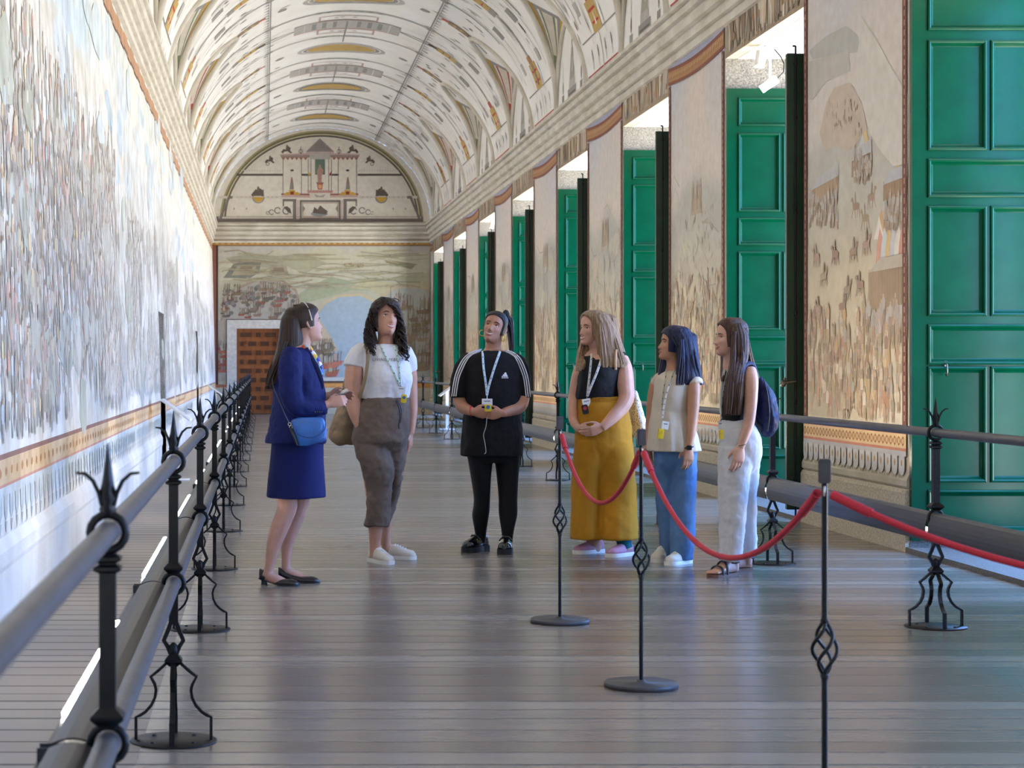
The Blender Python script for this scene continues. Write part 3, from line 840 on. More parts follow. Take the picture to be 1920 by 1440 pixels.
# ------------------------------------------------------------------ vault
def zv(x):
    q = max(0.0, 1 - ((x-VC)/VA)**2)
    return ZS + VB*math.sqrt(q)
def pc(t): return max(0.0, 1 - abs(t)**2.2)**.6
def hx(x): return 1.35 + (XR - x)*.56
def zc(t, x): return ZS + hx(x)*pc(t)
def groin(t):
    lo, hi = VC + .3, XR
    if pc(t) <= 1e-6: return XR
    for _ in range(40):
        m = (lo+hi)/2
        if zc(t, m) > zv(m): hi = m
        else: lo = m
    return (lo+hi)/2
CW = WW/2
samples = []
for k in KS:
    yc = W0 + WP*k + CW
    for i in range(25): samples.append((yc - CW*math.cos(PI*i/24), -math.cos(PI*i/24), k))
    for i in range(1, 4): samples.append((yc + CW + (WP-WW)*i/4, None, k))
samples = [s for s in samples if YB <= s[0] <= YE]
samples = [(YB, None, -9)] + samples + [(YE, None, 9)]
mb = MB(); NT = 56
rows = []
for y, t, k in samples:
    xg = groin(t) if t is not None else XR
    th1 = math.acos(max(-1, min(1, (VC - xg)/VA)))
    th0 = PI - th1
    rows.append([(VC - VA*math.cos(th0+(th1-th0)*i/NT), y, ZS + VB*math.sin(th0+(th1-th0)*i/NT)) for i in range(NT+1)])
mb.rings(rows, 0, cap=False, smooth=True, closed=False)
ribs = MB()
for side in (0, 1):
    mir = (lambda x: x) if side == 0 else (lambda x: 2*VC - x)
    for k in KS:
        ss = [s for s in samples if s[2] == k and s[1] is not None]
        if len(ss) < 20: continue
        g = [groin(t) for _, t, _ in ss]
        mb.rings([[(mir(x0 + (XR-x0)*i/8), y, max(zc(t, x0 + (XR-x0)*i/8), ZS)) for i in range(9)] for (y, t, _), x0 in zip(ss, g)], 0, cap=False, closed=False)
        mb.rings([[(mir(XR), y, ZS-.1), (mir(XR), y, zc(t, XR))] for y, t, _ in ss], 0, cap=False, closed=False, smooth=False)
        ribs.tube([(mir(x0)-(.01 if side == 0 else -.01), y, zv(x0)-.01) for (y, t, _), x0 in zip(ss, g)], .045, 8, smooth=True)
        ribs.tube([(mir(XR-.03), y, zc(t, XR-.03)-.02) for y, t, _ in ss], .035, 8)
struct(ribs.build('trim_4', M['cornice']), 'stucco ribs of the lunettes')
# ---- grotesque painting on the vault: s runs from the left springing (0) over the crown (.5) to the right (1)
r = random.Random(31)
V = Paint(mb, lambda s, y, o: (VC - (VA-o)*math.cos(PI*s), y, ZS + (VB-o)*math.sin(PI*s)), 1, .002)
sx = lambda x: math.acos(max(-1, min(1, (VC - x)/VA)))/PI
LG, MG, BR, RD, GO, DK2 = (188,185,180), (156,153,148), (132,108,88), (186,88,78), (198,166,100), (112,106,102)
for k in range(-2, 7):
    yw = W0 + WP*k + CW; yp = yw + WP/2                       # over a window, over a pier
    if yw < YE:
        V.ell(.5, yw, .098, .62, LG, n=28, inner=.9); V.ell(.5, yw, .085, .50, MG, n=28, inner=.9); V.ell(.5, yw, .075, .40, GO, n=28)
        for d in (-1, 1):
            V.blob(.5+d*.14, yw, .014, .16, MG, r); V.blob(.5+d*.14, yw, .005, .08, RD, r)
    if yp < YE:
        V.rect(.39, yp-.42, .61, yp+.42, LG, 10); V.rect(.42, yp-.32, .58, yp+.32, (150,150,148) if k % 2 else (158,154,150), 8)
        for d in (-1, 1):
            V.rect(.5+d*.094, yp-.42, .5+d*.102, yp+.42, GO); V.rect(.5+d*.104, yp-.42, .5+d*.109, yp+.42, BR); V.rect(.5+d*.085, yp-.42, .5+d*.088, yp+.42, (236,230,220))
            V.line([(.5+d*.11, yp), (.5+d*.2, yp)], .004, DK2, .03)
        V.rect(.39, yp-.46, .61, yp-.43, BR, 10); V.rect(.39, yp+.43, .61, yp+.46, RD, 10)
        V.frame(.44, yp-.95, .56, yp-.5, .004, .04, PK, 6); V.frame(.44, yp+.5, .56, yp+.95, .004, .04, PK, 6)
        for _ in range(8): V.blob(.5+r.uniform(-.04,.04), yp+r.choice((-.72,.72))+r.uniform(-.08,.08), .006, .05, LG, r)
    for yb in (yw - CW, yw + CW):
        if yb > YE - .3: continue
        V.rect(.34, yb-.055, .66, yb+.055, LG, 16); V.rect(.43, yb-.075, .57, yb+.075, MG, 8)
        for d in (-1, 1):
            V.ell(.5+d*.165, yb, .012, .12, MG, n=10); V.rect(.5+d*.17, yb-.03, .5+d*.30, yb+.03, LG if d*1 < 0 else (190,184,178), 8)
    # long lines beside the crown with fringe
    for d in (-1, 1):
        V.rect(.5+d*.1625, yw-WP/2, .5+d*.1655, yw+WP/2, MG if k > 2 else RD, 1)
        V.rect(.5+d*.1675, yw-WP/2, .5+d*.169, yw+WP/2, LG, 1)
        for i in range(22):
            yy = yw - WP/2 + WP*(i+.5)/22
            if yy < YE: V.poly([(.5+d*.168, yy-.03), (.5+d*.168, yy+.03), (.5+d*.181, yy)], DK2)
        for i in range(8):
            yy = yw - WP/2 + WP*(i+.5)/8
            V.blob(.5+d*.225, yy, .011, .05, MG, r); V.blob(.5+d*.26, yy+.2, .009, .035, LG, r)
    V.rect(.4985, yw-WP/2, .5015, yw-.75, MG, 1)
    # candelabra and cartouches on the haunches
    for d in (-1, 1):
        s_ = lambda q: .5 + d*q
        def strip(y, q0, q1, w, c, n=3): V.rect(s_(q0), y-w, s_(q1), y+w, c, n)
        if yp < YE:
            strip(yp, .175, .195, .10, BR); strip(yp, .195, .245, .15, GO); strip(yp, .205, .235, .10, BR if k % 2 else RD); strip(yp, .245, .262, .17, MG)
            strip(yp, .262, .36, .055, LG, 5); strip(yp, .264, .358, .02, MG, 5); strip(yp, .36, .375, .14, RD if k % 2 else (176,128,84)); strip(yp, .375, .42, .05, (150,132,118))
            for e in (-1, 1):
                strip(yp+e*.85, .27, .30, .15, MG); strip(yp+e*.85, .30, .36, .012, LG); strip(yp+e*.85, .36, .385, .11, LG)
                strip(yp+e*1.2, .20, .40, .012, LG, 6); strip(yp+e*.5, .12, .44, .008, (202,198,190), 8)
            # foot of the vault between two lunettes: framed red niche with a little figure
            strip(yp, .425, .428, 1.28, MG); strip(yp, .428, .49, .02, (222,216,206)); 
            strip(yp, .375, .427, .30, GO); strip(yp, .380, .422, .23, (190, 66, 52)); V.poly([(s_(.42), yp-.05), (s_(.42), yp+.05), (s_(.40), yp+.03), (s_(.392), yp), (s_(.40), yp-.04)], (230,220,206))
            strip(yp, .484, .487, 1.22, RD); strip(yp, .488, .497, 1.25, MG)
            for e in (-.7, -.25, .3, .75): V.blob(s_(.455), yp+e, .012, .05, LG, r); V.line([(s_(.48), yp+e), (s_(.445), yp+e)], .012, LG, .012)
        strip(yw, .175, .19, .07, RD); strip(yw, .19, .235, .14, (150,126,100)); V.ell(s_(.213), yw, .018, .1, GO, n=12); strip(yw, .235, .25, .12, BR); strip(yw, .25, .29, .06, MG)
        for _ in range(40):                                   # birds, garlands and tendrils
            q = r.uniform(.13, .42); y = yw + r.uniform(-WP/2, WP/2)
            if y > YE - .2 or y < YB: continue
            t = (y - yw)/CW
            if abs(t) < 1 and sx(groin(t)) - .5 < q + .02: continue
            c = r.choice([LG, MG, (192,186,178), (170,150,136), (176,178,160), DK2])
            if r.random() < .5: V.blob(s_(q), y, r.uniform(.006, .016), r.uniform(.02, .07), c, r)
            else: V.line([(s_(q), y), (s_(q+r.uniform(.015, .04)), y+r.uniform(-.08, .08))], r.uniform(.006, .012), c)
# inside of the lunettes
for side in (0, 1):
    mir = (lambda x: x) if side == 0 else (lambda x: 2*VC - x)
    sg = 1 if side == 0 else -1
    for k in range(-2, 7):
        yc = W0 + WP*k + CW
        def cell(w, t, o):                                   # w: 0 at the groin, 1 at the wall
            x0 = groin(t); x = x0 + (XR-x0)*w
            return (mir(x), yc + t*CW - math.copysign(o*2.5, t), zc(t, x) - o)
        C = Paint(mb, cell, 1, .002)
        for e in (1, -1):                                    # gold and grey framed triangles on the flanks
            ts = [e*(.30 + .66*i/14) for i in range(15)]
            for w0, w1, c in ((.08, .92, (204,162,62)), (.16, .84, MG), (.24, .76, (226,220,208)), (.30, .70, RD if k % 2 else (128,140,104)), (.36, .64, (214,206,194))):
                o = C.off()
                sh = 1 - (w1-w0)
                tt = [q for q in ts if abs(q) < .97 - sh*.25 and abs(q) > .30 + sh*.12]
                vs = [C.map(w0, q, o) for q in tt] + [C.map(w1, q, o) for q in tt]
                n_ = len(tt)
                mb.add(vs, [(i, i+1, n_+i+1, n_+i) for i in range(n_-1)], 1, c)
        L_ = Paint(mb, lambda y, z, o: (mir(XR) - sg*o, y, z), 1, .002)
        L_.rect(yc-1.3, ZS+.03, yc+1.3, ZS+.07, GR); L_.rect(yc-1.3, ZS+.08, yc+1.3, ZS+.10, RD); L_.rect(yc-1.3, ZS, yc+1.3, ZS+.02, GO)
        L_.rect(yc-.38, ZS+.1, yc+.38, ZS+.22, MG); L_.rect(yc-.26, ZS+.22, yc+.26, ZS+.34, LG); L_.rect(yc-.3, ZS+.12, yc+.3, ZS+.15, DK2)
        L_.poly([(yc-.22, ZS+.34), (yc+.24, ZS+.34), (yc+.18, ZS+.5), (yc+.12, ZS+.66), (yc+.06, ZS+.8), (yc-.02, ZS+.86), (yc-.1, ZS+.78), (yc-.12, ZS+.6), (yc-.22, ZS+.46)], (172,168,156)); L_.ell(yc, ZS+.88, .05, .06, (176,160,146))
        L_.blob(yc-.04, ZS+.55, .1, .14, (196,192,180), r); 
        for e in (-.85, .85):
            L_.rect(yc+e-.1, ZS+.1, yc+e+.1, ZS+.2, MG); L_.blob(yc+e, ZS+.32, .05, .13, (128,108,100), r); L_.line([(yc+e, ZS+.42), (yc+e, ZS+.7)], .01, LG)
struct(mb.build('ceiling', [M['vault'], M['paint']]), 'white barrel vault painted with grotesques')
# ================================================================== SHUTTERS
ORD = ['nearest', 'second', 'third', 'fourth', 'fifth', 'sixth', 'seventh', 'eighth']
ORD_FROM = lambda i: 'the nearest bay' if i == 0 else 'the %s bay from the near end' % ORD[i]
def loops_panel(mb, x0, z0, x1, z1, prof, mi=0):
    rs = [[(x0+i, y, z0+i), (x1-i, y, z0+i), (x1-i, y, z1-i), (x0+i, y, z1-i)] for i, y in prof]
    mb.rings(rs, mi, cap=False, smooth=False)
    mb.add(rs[-1], [(0,1,2,3)], mi)
LW, L0, L1 = 1.07, .085, 4.03
def far_leaf():
    t = thing('window_shutter', '', 'shutter', (0,0,0), 0, 'green shutter leaves turned to the room')
    wide = [(.12, .15, .95, .43), (.12, 1.33, .95, 1.59), (.12, 2.50, .95, 2.75), (.12, 3.67, .95, 3.93)]
    pair = [(.505, 1.295), (1.67, 2.42), (2.83, 3.58)]
    cells = wide + [(a, z0, b, z1) for z0, z1 in pair for a, b in ((.12, .51), (.56, .95))]
    mb = MB()
    mb.box((0, -.03, L0), (LW, 0, L1))
    # stiles and rails stand in front of the panels
    mb.box((0, -.052, L0), (.12, -.03, L1)); mb.box((.95, -.052, L0), (LW, -.03, L1))
    zs = sorted(set([L0, L1] + [z for c in wide for z in (c[1], c[3])] + [z for p in pair for z in p]))
    for a, b in zip(zs[:-1:2], zs[1::2]): mb.box((.12, -.052, a), (.95, -.03, b))
    for z0, z1 in pair: mb.box((.51, -.052, z0), (.56, -.03, z1))
    mb.build('frame', M['green'], t)
    for x0, z0, x1, z1 in cells:
        q = MB()
        loops_panel(q, x0-.012, z0-.012, x1+.012, z1+.012, [(0, -.052), (.002, -.066), (.012, -.070), (.022, -.064), (.03, -.048), (.04, -.036), (.046, -.032), (.06, -.032)])
        q.build('panel', M['green'], t)
    q = MB(); q.tube([(.235, -.055, 1.325), (.235, -.085, 1.32), (.235, -.09, 1.27), (.235, -.075, 1.24), (.235, -.06, 1.25)], .006, 8); q.bbox((.222, -.06, 1.30), (.248, -.052, 1.345), .003)
    q.build('hook', M['steel'], t)
    q = MB(); q.bbox((.975, -.06, 1.16), (1.02, -.05, 1.25), .003); q.tube([(1.0, -.055, 1.2), (1.0, -.09, 1.2), (.96, -.1, 1.2)], .009, 8)
    q.build('latch', M['iron'], t)
    return t
def near_leaf():
    t = thing('window_shutter', '', 'shutter', (0,0,0), 0, 'dark shutter leaves seen on edge')
    mb = MB(); mb.bbox((-.14, .018, .10), (.9, .075, 3.94), .004); mb.bbox((-.143, .010, .10), (-.075, .0175, 3.94), .003)
    mb.build('frame', M['dark_green'], t)
    mb = MB()
    mb.tube([(-.07, .005, .04), (-.07, .005, 4.0)], .009, 8)
    mb.tube([(-.07, .005, 4.0), (-.095, .005, 4.0)], .008, 6); mb.tube([(-.07, .005, .04), (-.04, .005, .035)], .009, 6)
    for z in (.35, 1.0, 1.75, 2.6, 3.4, 3.85): mb.lathe([(.008,-.02),(.016,-.012),(.016,.012),(.008,.02)], (-.07, .005, z), 10)
    mb.build('bolt_rod', M['iron'], t)
    mb = MB()
    mb.tube([(-.07, 0, 1.18), (-.12, -.006, 1.175), (-.165, -.008, 1.165)], [.009, .012, .014], 8)
    mb.lathe([(.0,-.03),(.02,-.024),(.028,0),(.02,.024),(0,.03)], (-.18, -.008, 1.16), 10); mb.lathe([(.0,-.018),(.014,-.012),(.014,.012),(0,.018)], (-.165, -.01, 1.195), 8)
    mb.build('latch_handle', M['steel'], t)
    return t
fl, nl = far_leaf(), near_leaf()
for i, k in enumerate(KV):
    a = W0 + WP*k; b = a + WW
    lab = 'glossy green panelled shutter leaf, open, in ' + ORD_FROM(i)
    o = fl if i == 0 else dup(fl, (0,0,0), lab)
    o.location = (XR - .003, b - .012, 0); o['label'] = lab
    if i == 0: continue
    lab = 'dark green shutter edge with bolt rod in ' + ORD_FROM(i)
    o = nl if i == 1 else dup(nl, (0,0,0), lab)
    o.location = (XR, a, 0); o['label'] = lab

# ================================================================== RAILINGS
RZ, LZR = .975, .55
def post():
    t = thing('railing_post', '', 'railing post', (0,0,0), 0, 'wrought iron railing posts')
    mb = MB(); mb.lathe([(.0,0),(.15,0),(.152,.003),(.150,.006),(0,.006)], n=36)
    for a in range(4): mb.lathe([(.009,.006),(.008,.010),(0,.012)], (.1*math.cos(a*PI/2+.8), .1*math.sin(a*PI/2+.8), 0), 8)
    mb.build('base_plate', M['iron'], t)
    prof = [(.131,.006),(.131,.085),(.118,.09),(.098,.103),(.078,.125),(.065,.152),(.061,.18),(.066,.2),(.08,.225),(.055,.245),(.022,.275)]
    for q in range(4):
        c, s_ = math.cos(q*PI/2), math.sin(q*PI/2)
        mb = MB()
        for i in range(len(prof)-1):
            pass
        pts = [(r_*c, r_*s_, z) for r_, z in prof]
        # flat bar 16 mm wide
        w = .009; n = []
        for i, (r_, z) in enumerate(prof):
            a = prof[max(i-1,0)]; b = prof[min(i+1,len(prof)-1)]
            dr, dz = b[0]-a[0], b[1]-a[1]; l = math.hypot(dr, dz); nr, nzz = -dz/l*.005, dr/l*.005
            ring = []
            for u, v in ((1,1),(1,-1),(-1,-1),(-1,1)):
                rr, zz = r_+nr*u, z+nzz*u
                ring.append((rr*c - v*w*s_, rr*s_ + v*w*c, zz))
            n.append(ring)
        mb.rings(n, 0, True, False)
        mb.build('leg', M['iron'], t)
    mb = MB()
    S_ = lambda z0, z1, h: mb.box((-h,-h,z0), (h,h,z1))
    mb.lathe([(.014,.262),(.030,.278),(.030,.286),(.014,.305)], square=True)
    mb.lathe([(.012,.30),(.017,.318),(.014,.336),(.004,.345)], n=10)
    for d in (-1, 1):                                        # the bar splits into a small lozenge
        mb.tube([(d*.008,0,.30), (d*.02,0,.33), (d*.034,0,.352), (d*.02,0,.385), (d*.009,0,.415), (d*.008,0,.43)], .0075, 4, square=True)
    S_(.41, LZR-.035, .016)
    mb.lathe([(.016,.585),(.033,.602),(.033,.608),(.016,.625)], square=True)
    S_(.58, RZ-.045, .0165)
    for z in (RZ-.075, RZ-.055): mb.lathe([(.017,z-.006),(.027,z),(.027,z+.006),(.017,z+.012)], square=True)
    for z in (LZR, RZ): mb.tube([(.036*math.cos(a*PI/8), 0, z+.036*math.sin(a*PI/8)) for a in range(16)], .0085, 8, closed=True)
    mb.build('shaft', M['iron'], t)
    mb = MB()
    z = RZ + .034
    mb.lathe([(.012,z),(.018,z+.012),(.014,z+.022),(.020,z+.034),(.012,z+.065),(.006,z+.11),(.001,z+.145)], n=4)
    for d in (-1, 1):
        mb.tube([(d*.012,0,z+.02),(d*.018,0,z+.045),(d*.030,0,z+.07),(d*.046,0,z+.084),(d*.064,0,z+.086)], [.005,.005,.0045,.004,.003], 6)
    mb.build('finial', M['iron'], t)
    return t
pp = post()
XLR, XRR = -.312, 3.375
left_y = [3.97 + 2.92*i for i in range(16)]
right_y = [9.9 + 3.17*i for i in range(13)]
NTH = ['first','second','third','fourth','fifth','sixth','seventh','eighth','ninth','tenth','eleventh','twelfth','thirteenth','fourteenth','fifteenth','sixteenth']
for i, y in enumerate(left_y):
    lab = 'black iron railing post, %s from the near end along the painted wall' % NTH[i]
    o = pp if i == 0 else dup(pp, (0,0,0), lab)
    o.location = (XLR, y, 0); o['label'] = lab
for i, y in enumerate(right_y):
    lab = 'black iron railing post, %s from the near end along the windows' % NTH[i]
    dup(pp, (XRR, y, 0), lab)
# handrails run through the rings of the posts
def rail(name, x, y0, y1, z, r, m, label, cat, group):
    mb = MB(); mb.tube([(x, y0 + (y1-y0)*i/8, z) for i in range(9)], r, 16)
    o = mb.build(name, m); recenter(o); return tag(o, label, cat, group)
rail('handrail', XLR, .6, left_y[-1]+.1, RZ, .023, M['rail'], 'round grey steel handrail before the long painted wall', 'handrail', 'railings of the hall')
rail('handrail', XRR, 5.0, right_y[-1]+.1, RZ, .023, M['rail'], 'round grey steel handrail before the row of windows', 'handrail', 'railings of the hall')
def lower(x, y0, y1, ys, sgn, label, lamp):
    t = thing('lamp_rail', label, 'lower rail', (x, y0, LZR), 0, 'railings of the hall')
    L = y1 - y0
    mb = MB(); mb.tube([(0, L*i/8, 0) for i in range(9)], .025, 16); mb.build('rail_tube', M['rail'], t)
    if sgn < 0:                                              # cover lies beside the tube, towards the wall
        arc = [(-.027-.09*i/6, .012*math.sin(PI*i/6)-.004) for i in range(7)]
    else:                                                    # cover hangs on the room side under the tube
        arc = [(-.028-.02*math.sin(PI*i/6*.9), .012-.135*i/6) for i in range(7)]
    th = .004
    for a, b in zip(ys[:-1], ys[1:]):
        mb = MB(); mb.prism(arc + [(u-(0 if sgn < 0 else -th), v-(th if sgn < 0 else 0)) for u, v in arc[::-1]], 'y', a+.023-y0, b-.023-y0)
        if sgn < 0: mb.prism([(-.026,-.03),(-.140,-.03),(-.140,-.034),(-.026,-.034)], 'y', a+.023-y0, b-.023-y0)
        else: mb.prism([(-.030,-.098),(.07,-.098),(.07,-.075),(.074,-.075),(.074,-.102),(-.030,-.102)], 'y', a+.023-y0, b-.023-y0)
        for q in (a+.023-y0, b-.027-y0):
            mb.box((-.140, q, -.03), (-.03, q+.004, -.004)) if sgn < 0 else mb.box((-.03, q, -.1), (.072, q+.004, -.02))
        mb.build('lamp_cover', M['rail_cover'], t)
        q = MB(); u = (-.138, -.119) if sgn < 0 else (.0, .03); w = (-.028, -.012) if sgn < 0 else (-.094, -.078)
        q.bbox((u[0], a-y0+.45, w[0]), (u[1], b-y0-.9, w[1]), .004)
        q.build('lamp_tube', lamp, t)
    return t
lower(XLR, .6, left_y[-1]+.1, [1.05]+left_y, -1, 'lower steel rail with cold lamp tubes lighting the long painted wall', M['lamp_cold'])
lower(XRR, 5.0, right_y[-1]+.1, [6.73]+right_y, 1, 'lower steel rail with dark cover and hidden warm lamps, before the windows', M['lamp_warm'])

# ================================================================== ROPE STANCHIONS
M['rope'] = mat('red_rope', (176, 30, 48), .75, bump=.3, bscale=180)
M['disc'] = mat('stanchion_disc_paint', (64, 64, 68), .5, var=.3, vscale=30)
M['black_iron'] = mat('stanchion_iron', (22, 23, 22), .4, metal=.5, var=.3, vscale=40)
M['hookmetal'] = mat('rope_hook', (190, 180, 165), .3, metal=.8)
def stanchion():
    t = thing('rope_stanchion', '', 'stanchion', (0,0,0), 0, 'rope barrier stanchions')
    mb = MB(); mb.lathe([(0,0),(.149,0),(.149,.018),(.146,.021),(.02,.022),(.018,.03),(0,.03)], n=48); mb.build('base', M['disc'], t)
    mb = MB(); mb.tube([(0,0,.022),(0,0,.45)], .0085, 10); mb.tube([(0,0,.60),(0,0,.99)], .0085, 10); mb.build('pole', M['black_iron'], t)
    mb = MB()
    mb.lathe([(.009,.44),(.013,.452),(.006,.462)], n=10); mb.lathe([(.006,.592),(.013,.602),(.009,.612)], n=10)
    for q in range(4):
        mb.tube([((.004+.030*math.sin(PI*i/14))*math.cos(q*PI/2+PI*1.1*i/14), (.004+.030*math.sin(PI*i/14))*math.sin(q*PI/2+PI*1.1*i/14), .455+.145*i/14) for i in range(15)], .0052, 6)
    mb.build('twisted_basket', M['black_iron'], t)
    mb = MB(); mb.bbox((-.0165,-.0165,.985), (.0165,.0165,1.052), .003); mb.build('cap', M['disc'], t)
    mb = MB()
    for d in (-1, 1): mb.tube([(0, d*.009, .975), (0, d*.022, .972), (0, d*.028, .962), (0, d*.022, .952)], .0035, 6)
    mb.build('rope_hook', M['hookmetal'], t)
    return t
st = stanchion()
SP = [(1.515, 10.07), (1.543, 8.05), (1.557, 5.47), (3.0, 4.35)]
SL = ['slim black rope stanchion farthest down the hall, beside the mustard trousers', 'slim black stanchion with round foot, the middle one of the rope barrier', 'slim black stanchion nearest the camera, its foot out of view', 'slim black stanchion at the loose end of the rope barrier']
for i, (x, y) in enumerate(SP):
    o = st if i == 0 else dup(st, (0,0,0))
    o.location = (x, y, 0); o['label'] = SL[i]
    if i == 2: o.rotation_euler = (0, 0, -.3)
def rope(p, q, sag, label):
    p, q = Vector(p), Vector(q); pts = []
    for i in range(33):
        u = i/32; v = p.lerp(q, u); v.z -= sag*4*u*(1-u); pts.append(v)
    mb = MB(); mb.tube(pts, .0098, 10)
    for i in (1, 31): mb.tube([pts[i-1], pts[i], pts[i+1]], .0135, 10)
    o = mb.build('barrier_rope', M['rope']); recenter(o)
    tag(o, label, 'rope', 'red barrier ropes')
rope((SP[0][0]+.005, SP[0][1]-.03, .955), (SP[1][0], SP[1][1]+.03, .955), .27, 'red barrier rope sagging before the mustard trousers')
rope((SP[1][0]+.005, SP[1][1]-.03, .955), (SP[2][0]-.012, SP[2][1]+.03, .955), .29, 'red barrier rope sagging before the white trousers')
rope((SP[2][0]+.012, SP[2][1]-.03, .955), (SP[3][0]-.02, SP[3][1]+.02, .955), .2, 'red barrier rope running out of the picture past the nearest stanchion')

# ================================================================== LECTERNS AND SPOTLIGHTS
def lectern(x, y, d, label):
    t = thing('information_lectern', label, 'lectern', (x, y, 0), 0, 'slanted information lecterns')
    mb = MB(); mb.box((-.15,-.15,0), (.15,.15,.012)); mb.build('base', M['acrylic'], t)
    mb = MB(); mb.box((-.03,-.02,.012), (.03,.02,.80)); mb.build('stand', M['acrylic'], t)
    mb = MB(); mb.prism([(-.16*d,.935),(.16*d,.70),(.16*d,.688),(-.16*d,.92)], 'y', -.32, .32); mb.build('panel', M['acrylic'], t)
    mb = MB(); mb.prism([(-.165*d,.941),(.165*d,.698),(.165*d,.682),(-.165*d,.914)], 'y', -.335, -.322); mb.build('panel_edge', M['white_paint'], t)
lectern(-.99, 22.6, 1, 'white slanted information lectern beside the first doorway of the long wall')
lectern(-.99, 41.0, 1, 'white slanted information lectern behind the railing near the coffered door')
lectern(3.80, 40.7, -1, 'white slanted information lectern behind the railing near the far windows')
def spot(y, label):
    t = thing('ceiling_spotlight', label, 'spotlight', (4.78, y, LZ - .004), 0, 'white spotlights in the window bays')
    mb = MB(); mb.tube([(-.0,0,-.012), (.55,.02,-.012)], .008, 8); mb.bbox((-.05,-.03,-.03), (.05,.03,0), .004)
    mb.tube([(0,0,-.03), (0,0,-.30)], .012, 8); mb.build('arm', M['white_paint'], t)
    mb = MB(); mb.tube([(.04,0,-.03),(.10,0,-.1),(.13,-.01,-.17),(.12,-.03,-.25),(.06,-.05,-.31)], .006, 6); mb.build('cable', M['iron'], t)
    def head(name, c, rot):
        R = Euler(rot).to_matrix().to_4x4(); R.translation = c
        bm = bmesh.new(); bmesh.ops.create_cube(bm, size=1)
        for v in bm.verts:
            k_ = 1.0 if v.co.z > 0 else .82
            v.co = Vector((v.co.x*.09*k_, v.co.y*.12*k_, v.co.z*.16))
        bmesh.ops.bevel(bm, geom=bm.edges[:], offset=.01, segments=2, affect='EDGES')
        q = MB(); q.bm(bm, mat=R); h = q.build(name, M['white_paint'], t)
        bm = bmesh.new(); bmesh.ops.create_cube(bm, size=1)
        for v in bm.verts: v.co = Vector((v.co.x*.075, v.co.y*.1, v.co.z*.006 - .083))
        q = MB(); q.bm(bm, mat=R); q.build('lens', M['lamp_spot'], h)
    head('lamp_head', Vector((-.09, -.01, -.12)), (.1, .15, 0))
    head('lamp_head', Vector((-.01, -.02, -.36)), (.1, .95, 0))
M['lamp_spot'] = mat('spot_lens', (255, 255, 255), .3, emit=((1, .95, .88), 5))
spot(18.6, 'white double spotlight under the lintel of the second bay from the near end')
spot(40.4, 'small white double spotlight hanging under the lintel of a far window bay')
# ================================================================== PEOPLE
def cr(rows, sub):
    """smooth in-between rows (Catmull-Rom) of number tuples"""
    out = []
    n = len(rows)
    for i in range(n-1):
        p0, p1, p2, p3 = rows[max(i-1,0)], rows[i], rows[i+1], rows[min(i+2,n-1)]
        for j in range(sub):
            t = j/sub
            out.append(tuple(.5*((2*b)+(c-a)*t+(2*a-5*b+4*c-d)*t*t+(3*b-a-3*c+d)*t**3) for a, b, c, d in zip(p0, p1, p2, p3)))
    out.append(tuple(rows[-1]))
    return out

class Fig:
    def __init__(s, y0, ox, oy, sc):
        s.y0 = y0; s.ox = ox; s.oy = oy; s.sc = sc; s.k = y0/F/sc
    def p(s, cx, cy, d=0.0):
        y = s.y0 + d
        return Vector(((s.ox+cx/s.sc-VX)*y/F, y, H-(s.oy+cy/s.sc-VY)*y/F))
    def g(s, cx, cy):
        """place on the floor"""
        y = F*H/(s.oy+cy/s.sc-VY)
        return Vector(((s.ox+cx/s.sc-VX)*y/F, y, 0))
    def sil(s, mb, rows, mi=0, n=40, ex=2.3, sub=4, fold=None, cap=True, grow=0.0, dome=0):
        """rows: (height, left, right, half depth, depth shift)"""
        rows = [tuple(r) + (0.0,)*(5-len(r)) for r in rows]
        if dome:                                                # rounded crown on a lock of hair
            a, l, r0, dh, d0 = rows[0]; m = (l+r0)/2; h = (r0-l)/2
            rows = [(a-dome, m-h*.12, m+h*.12, dh*.12, d0), (a-dome*.8, m-h*.6, m+h*.6, dh*.6, d0), (a-dome*.4, m-h*.88, m+h*.88, dh*.88, d0)] + rows
        rr = cr(rows, sub); rings = []
        for i, (cy, xl_, xr_, dh, d) in enumerate(rr):
            c = s.p((xl_+xr_)/2, cy, d); rx = max(.002, (xr_-xl_)/2*s.k + grow); ry = max(.002, dh + grow)
            ring = []
            for j in range(n):
                a = 2*PI*j/n; ca, sa = math.cos(a), math.sin(a)
                q = (abs(ca)**ex + abs(sa)**ex)**(-1/ex)
                f = 1.0
                if fold:
                    amp, fr, ph = fold[:3]; u = i/(len(rr)-1)
                    f += amp*(u**1.2 if len(fold) < 4 else 1)*math.sin(fr*a + ph + 1.3*math.sin(2.1*u+a))
                ring.append((c.x + rx*q*ca*f, c.y + ry*q*sa*f, c.z))
            rings.append(ring)
        mb.rings(rings, mi, cap)
    def limb(s, mb, pts, mi=0, n=14, sub=4, flat=1.0):
        """pts: (x, y, depth shift, half width) all in picture units but the shift"""
        rr = cr([tuple(p) for p in pts], sub)
        mb.tube([s.p(a, b, c) for a, b, c, _ in rr], [max(.003, q*s.k) for _, _, _, q in rr], n, mi, flat=flat)

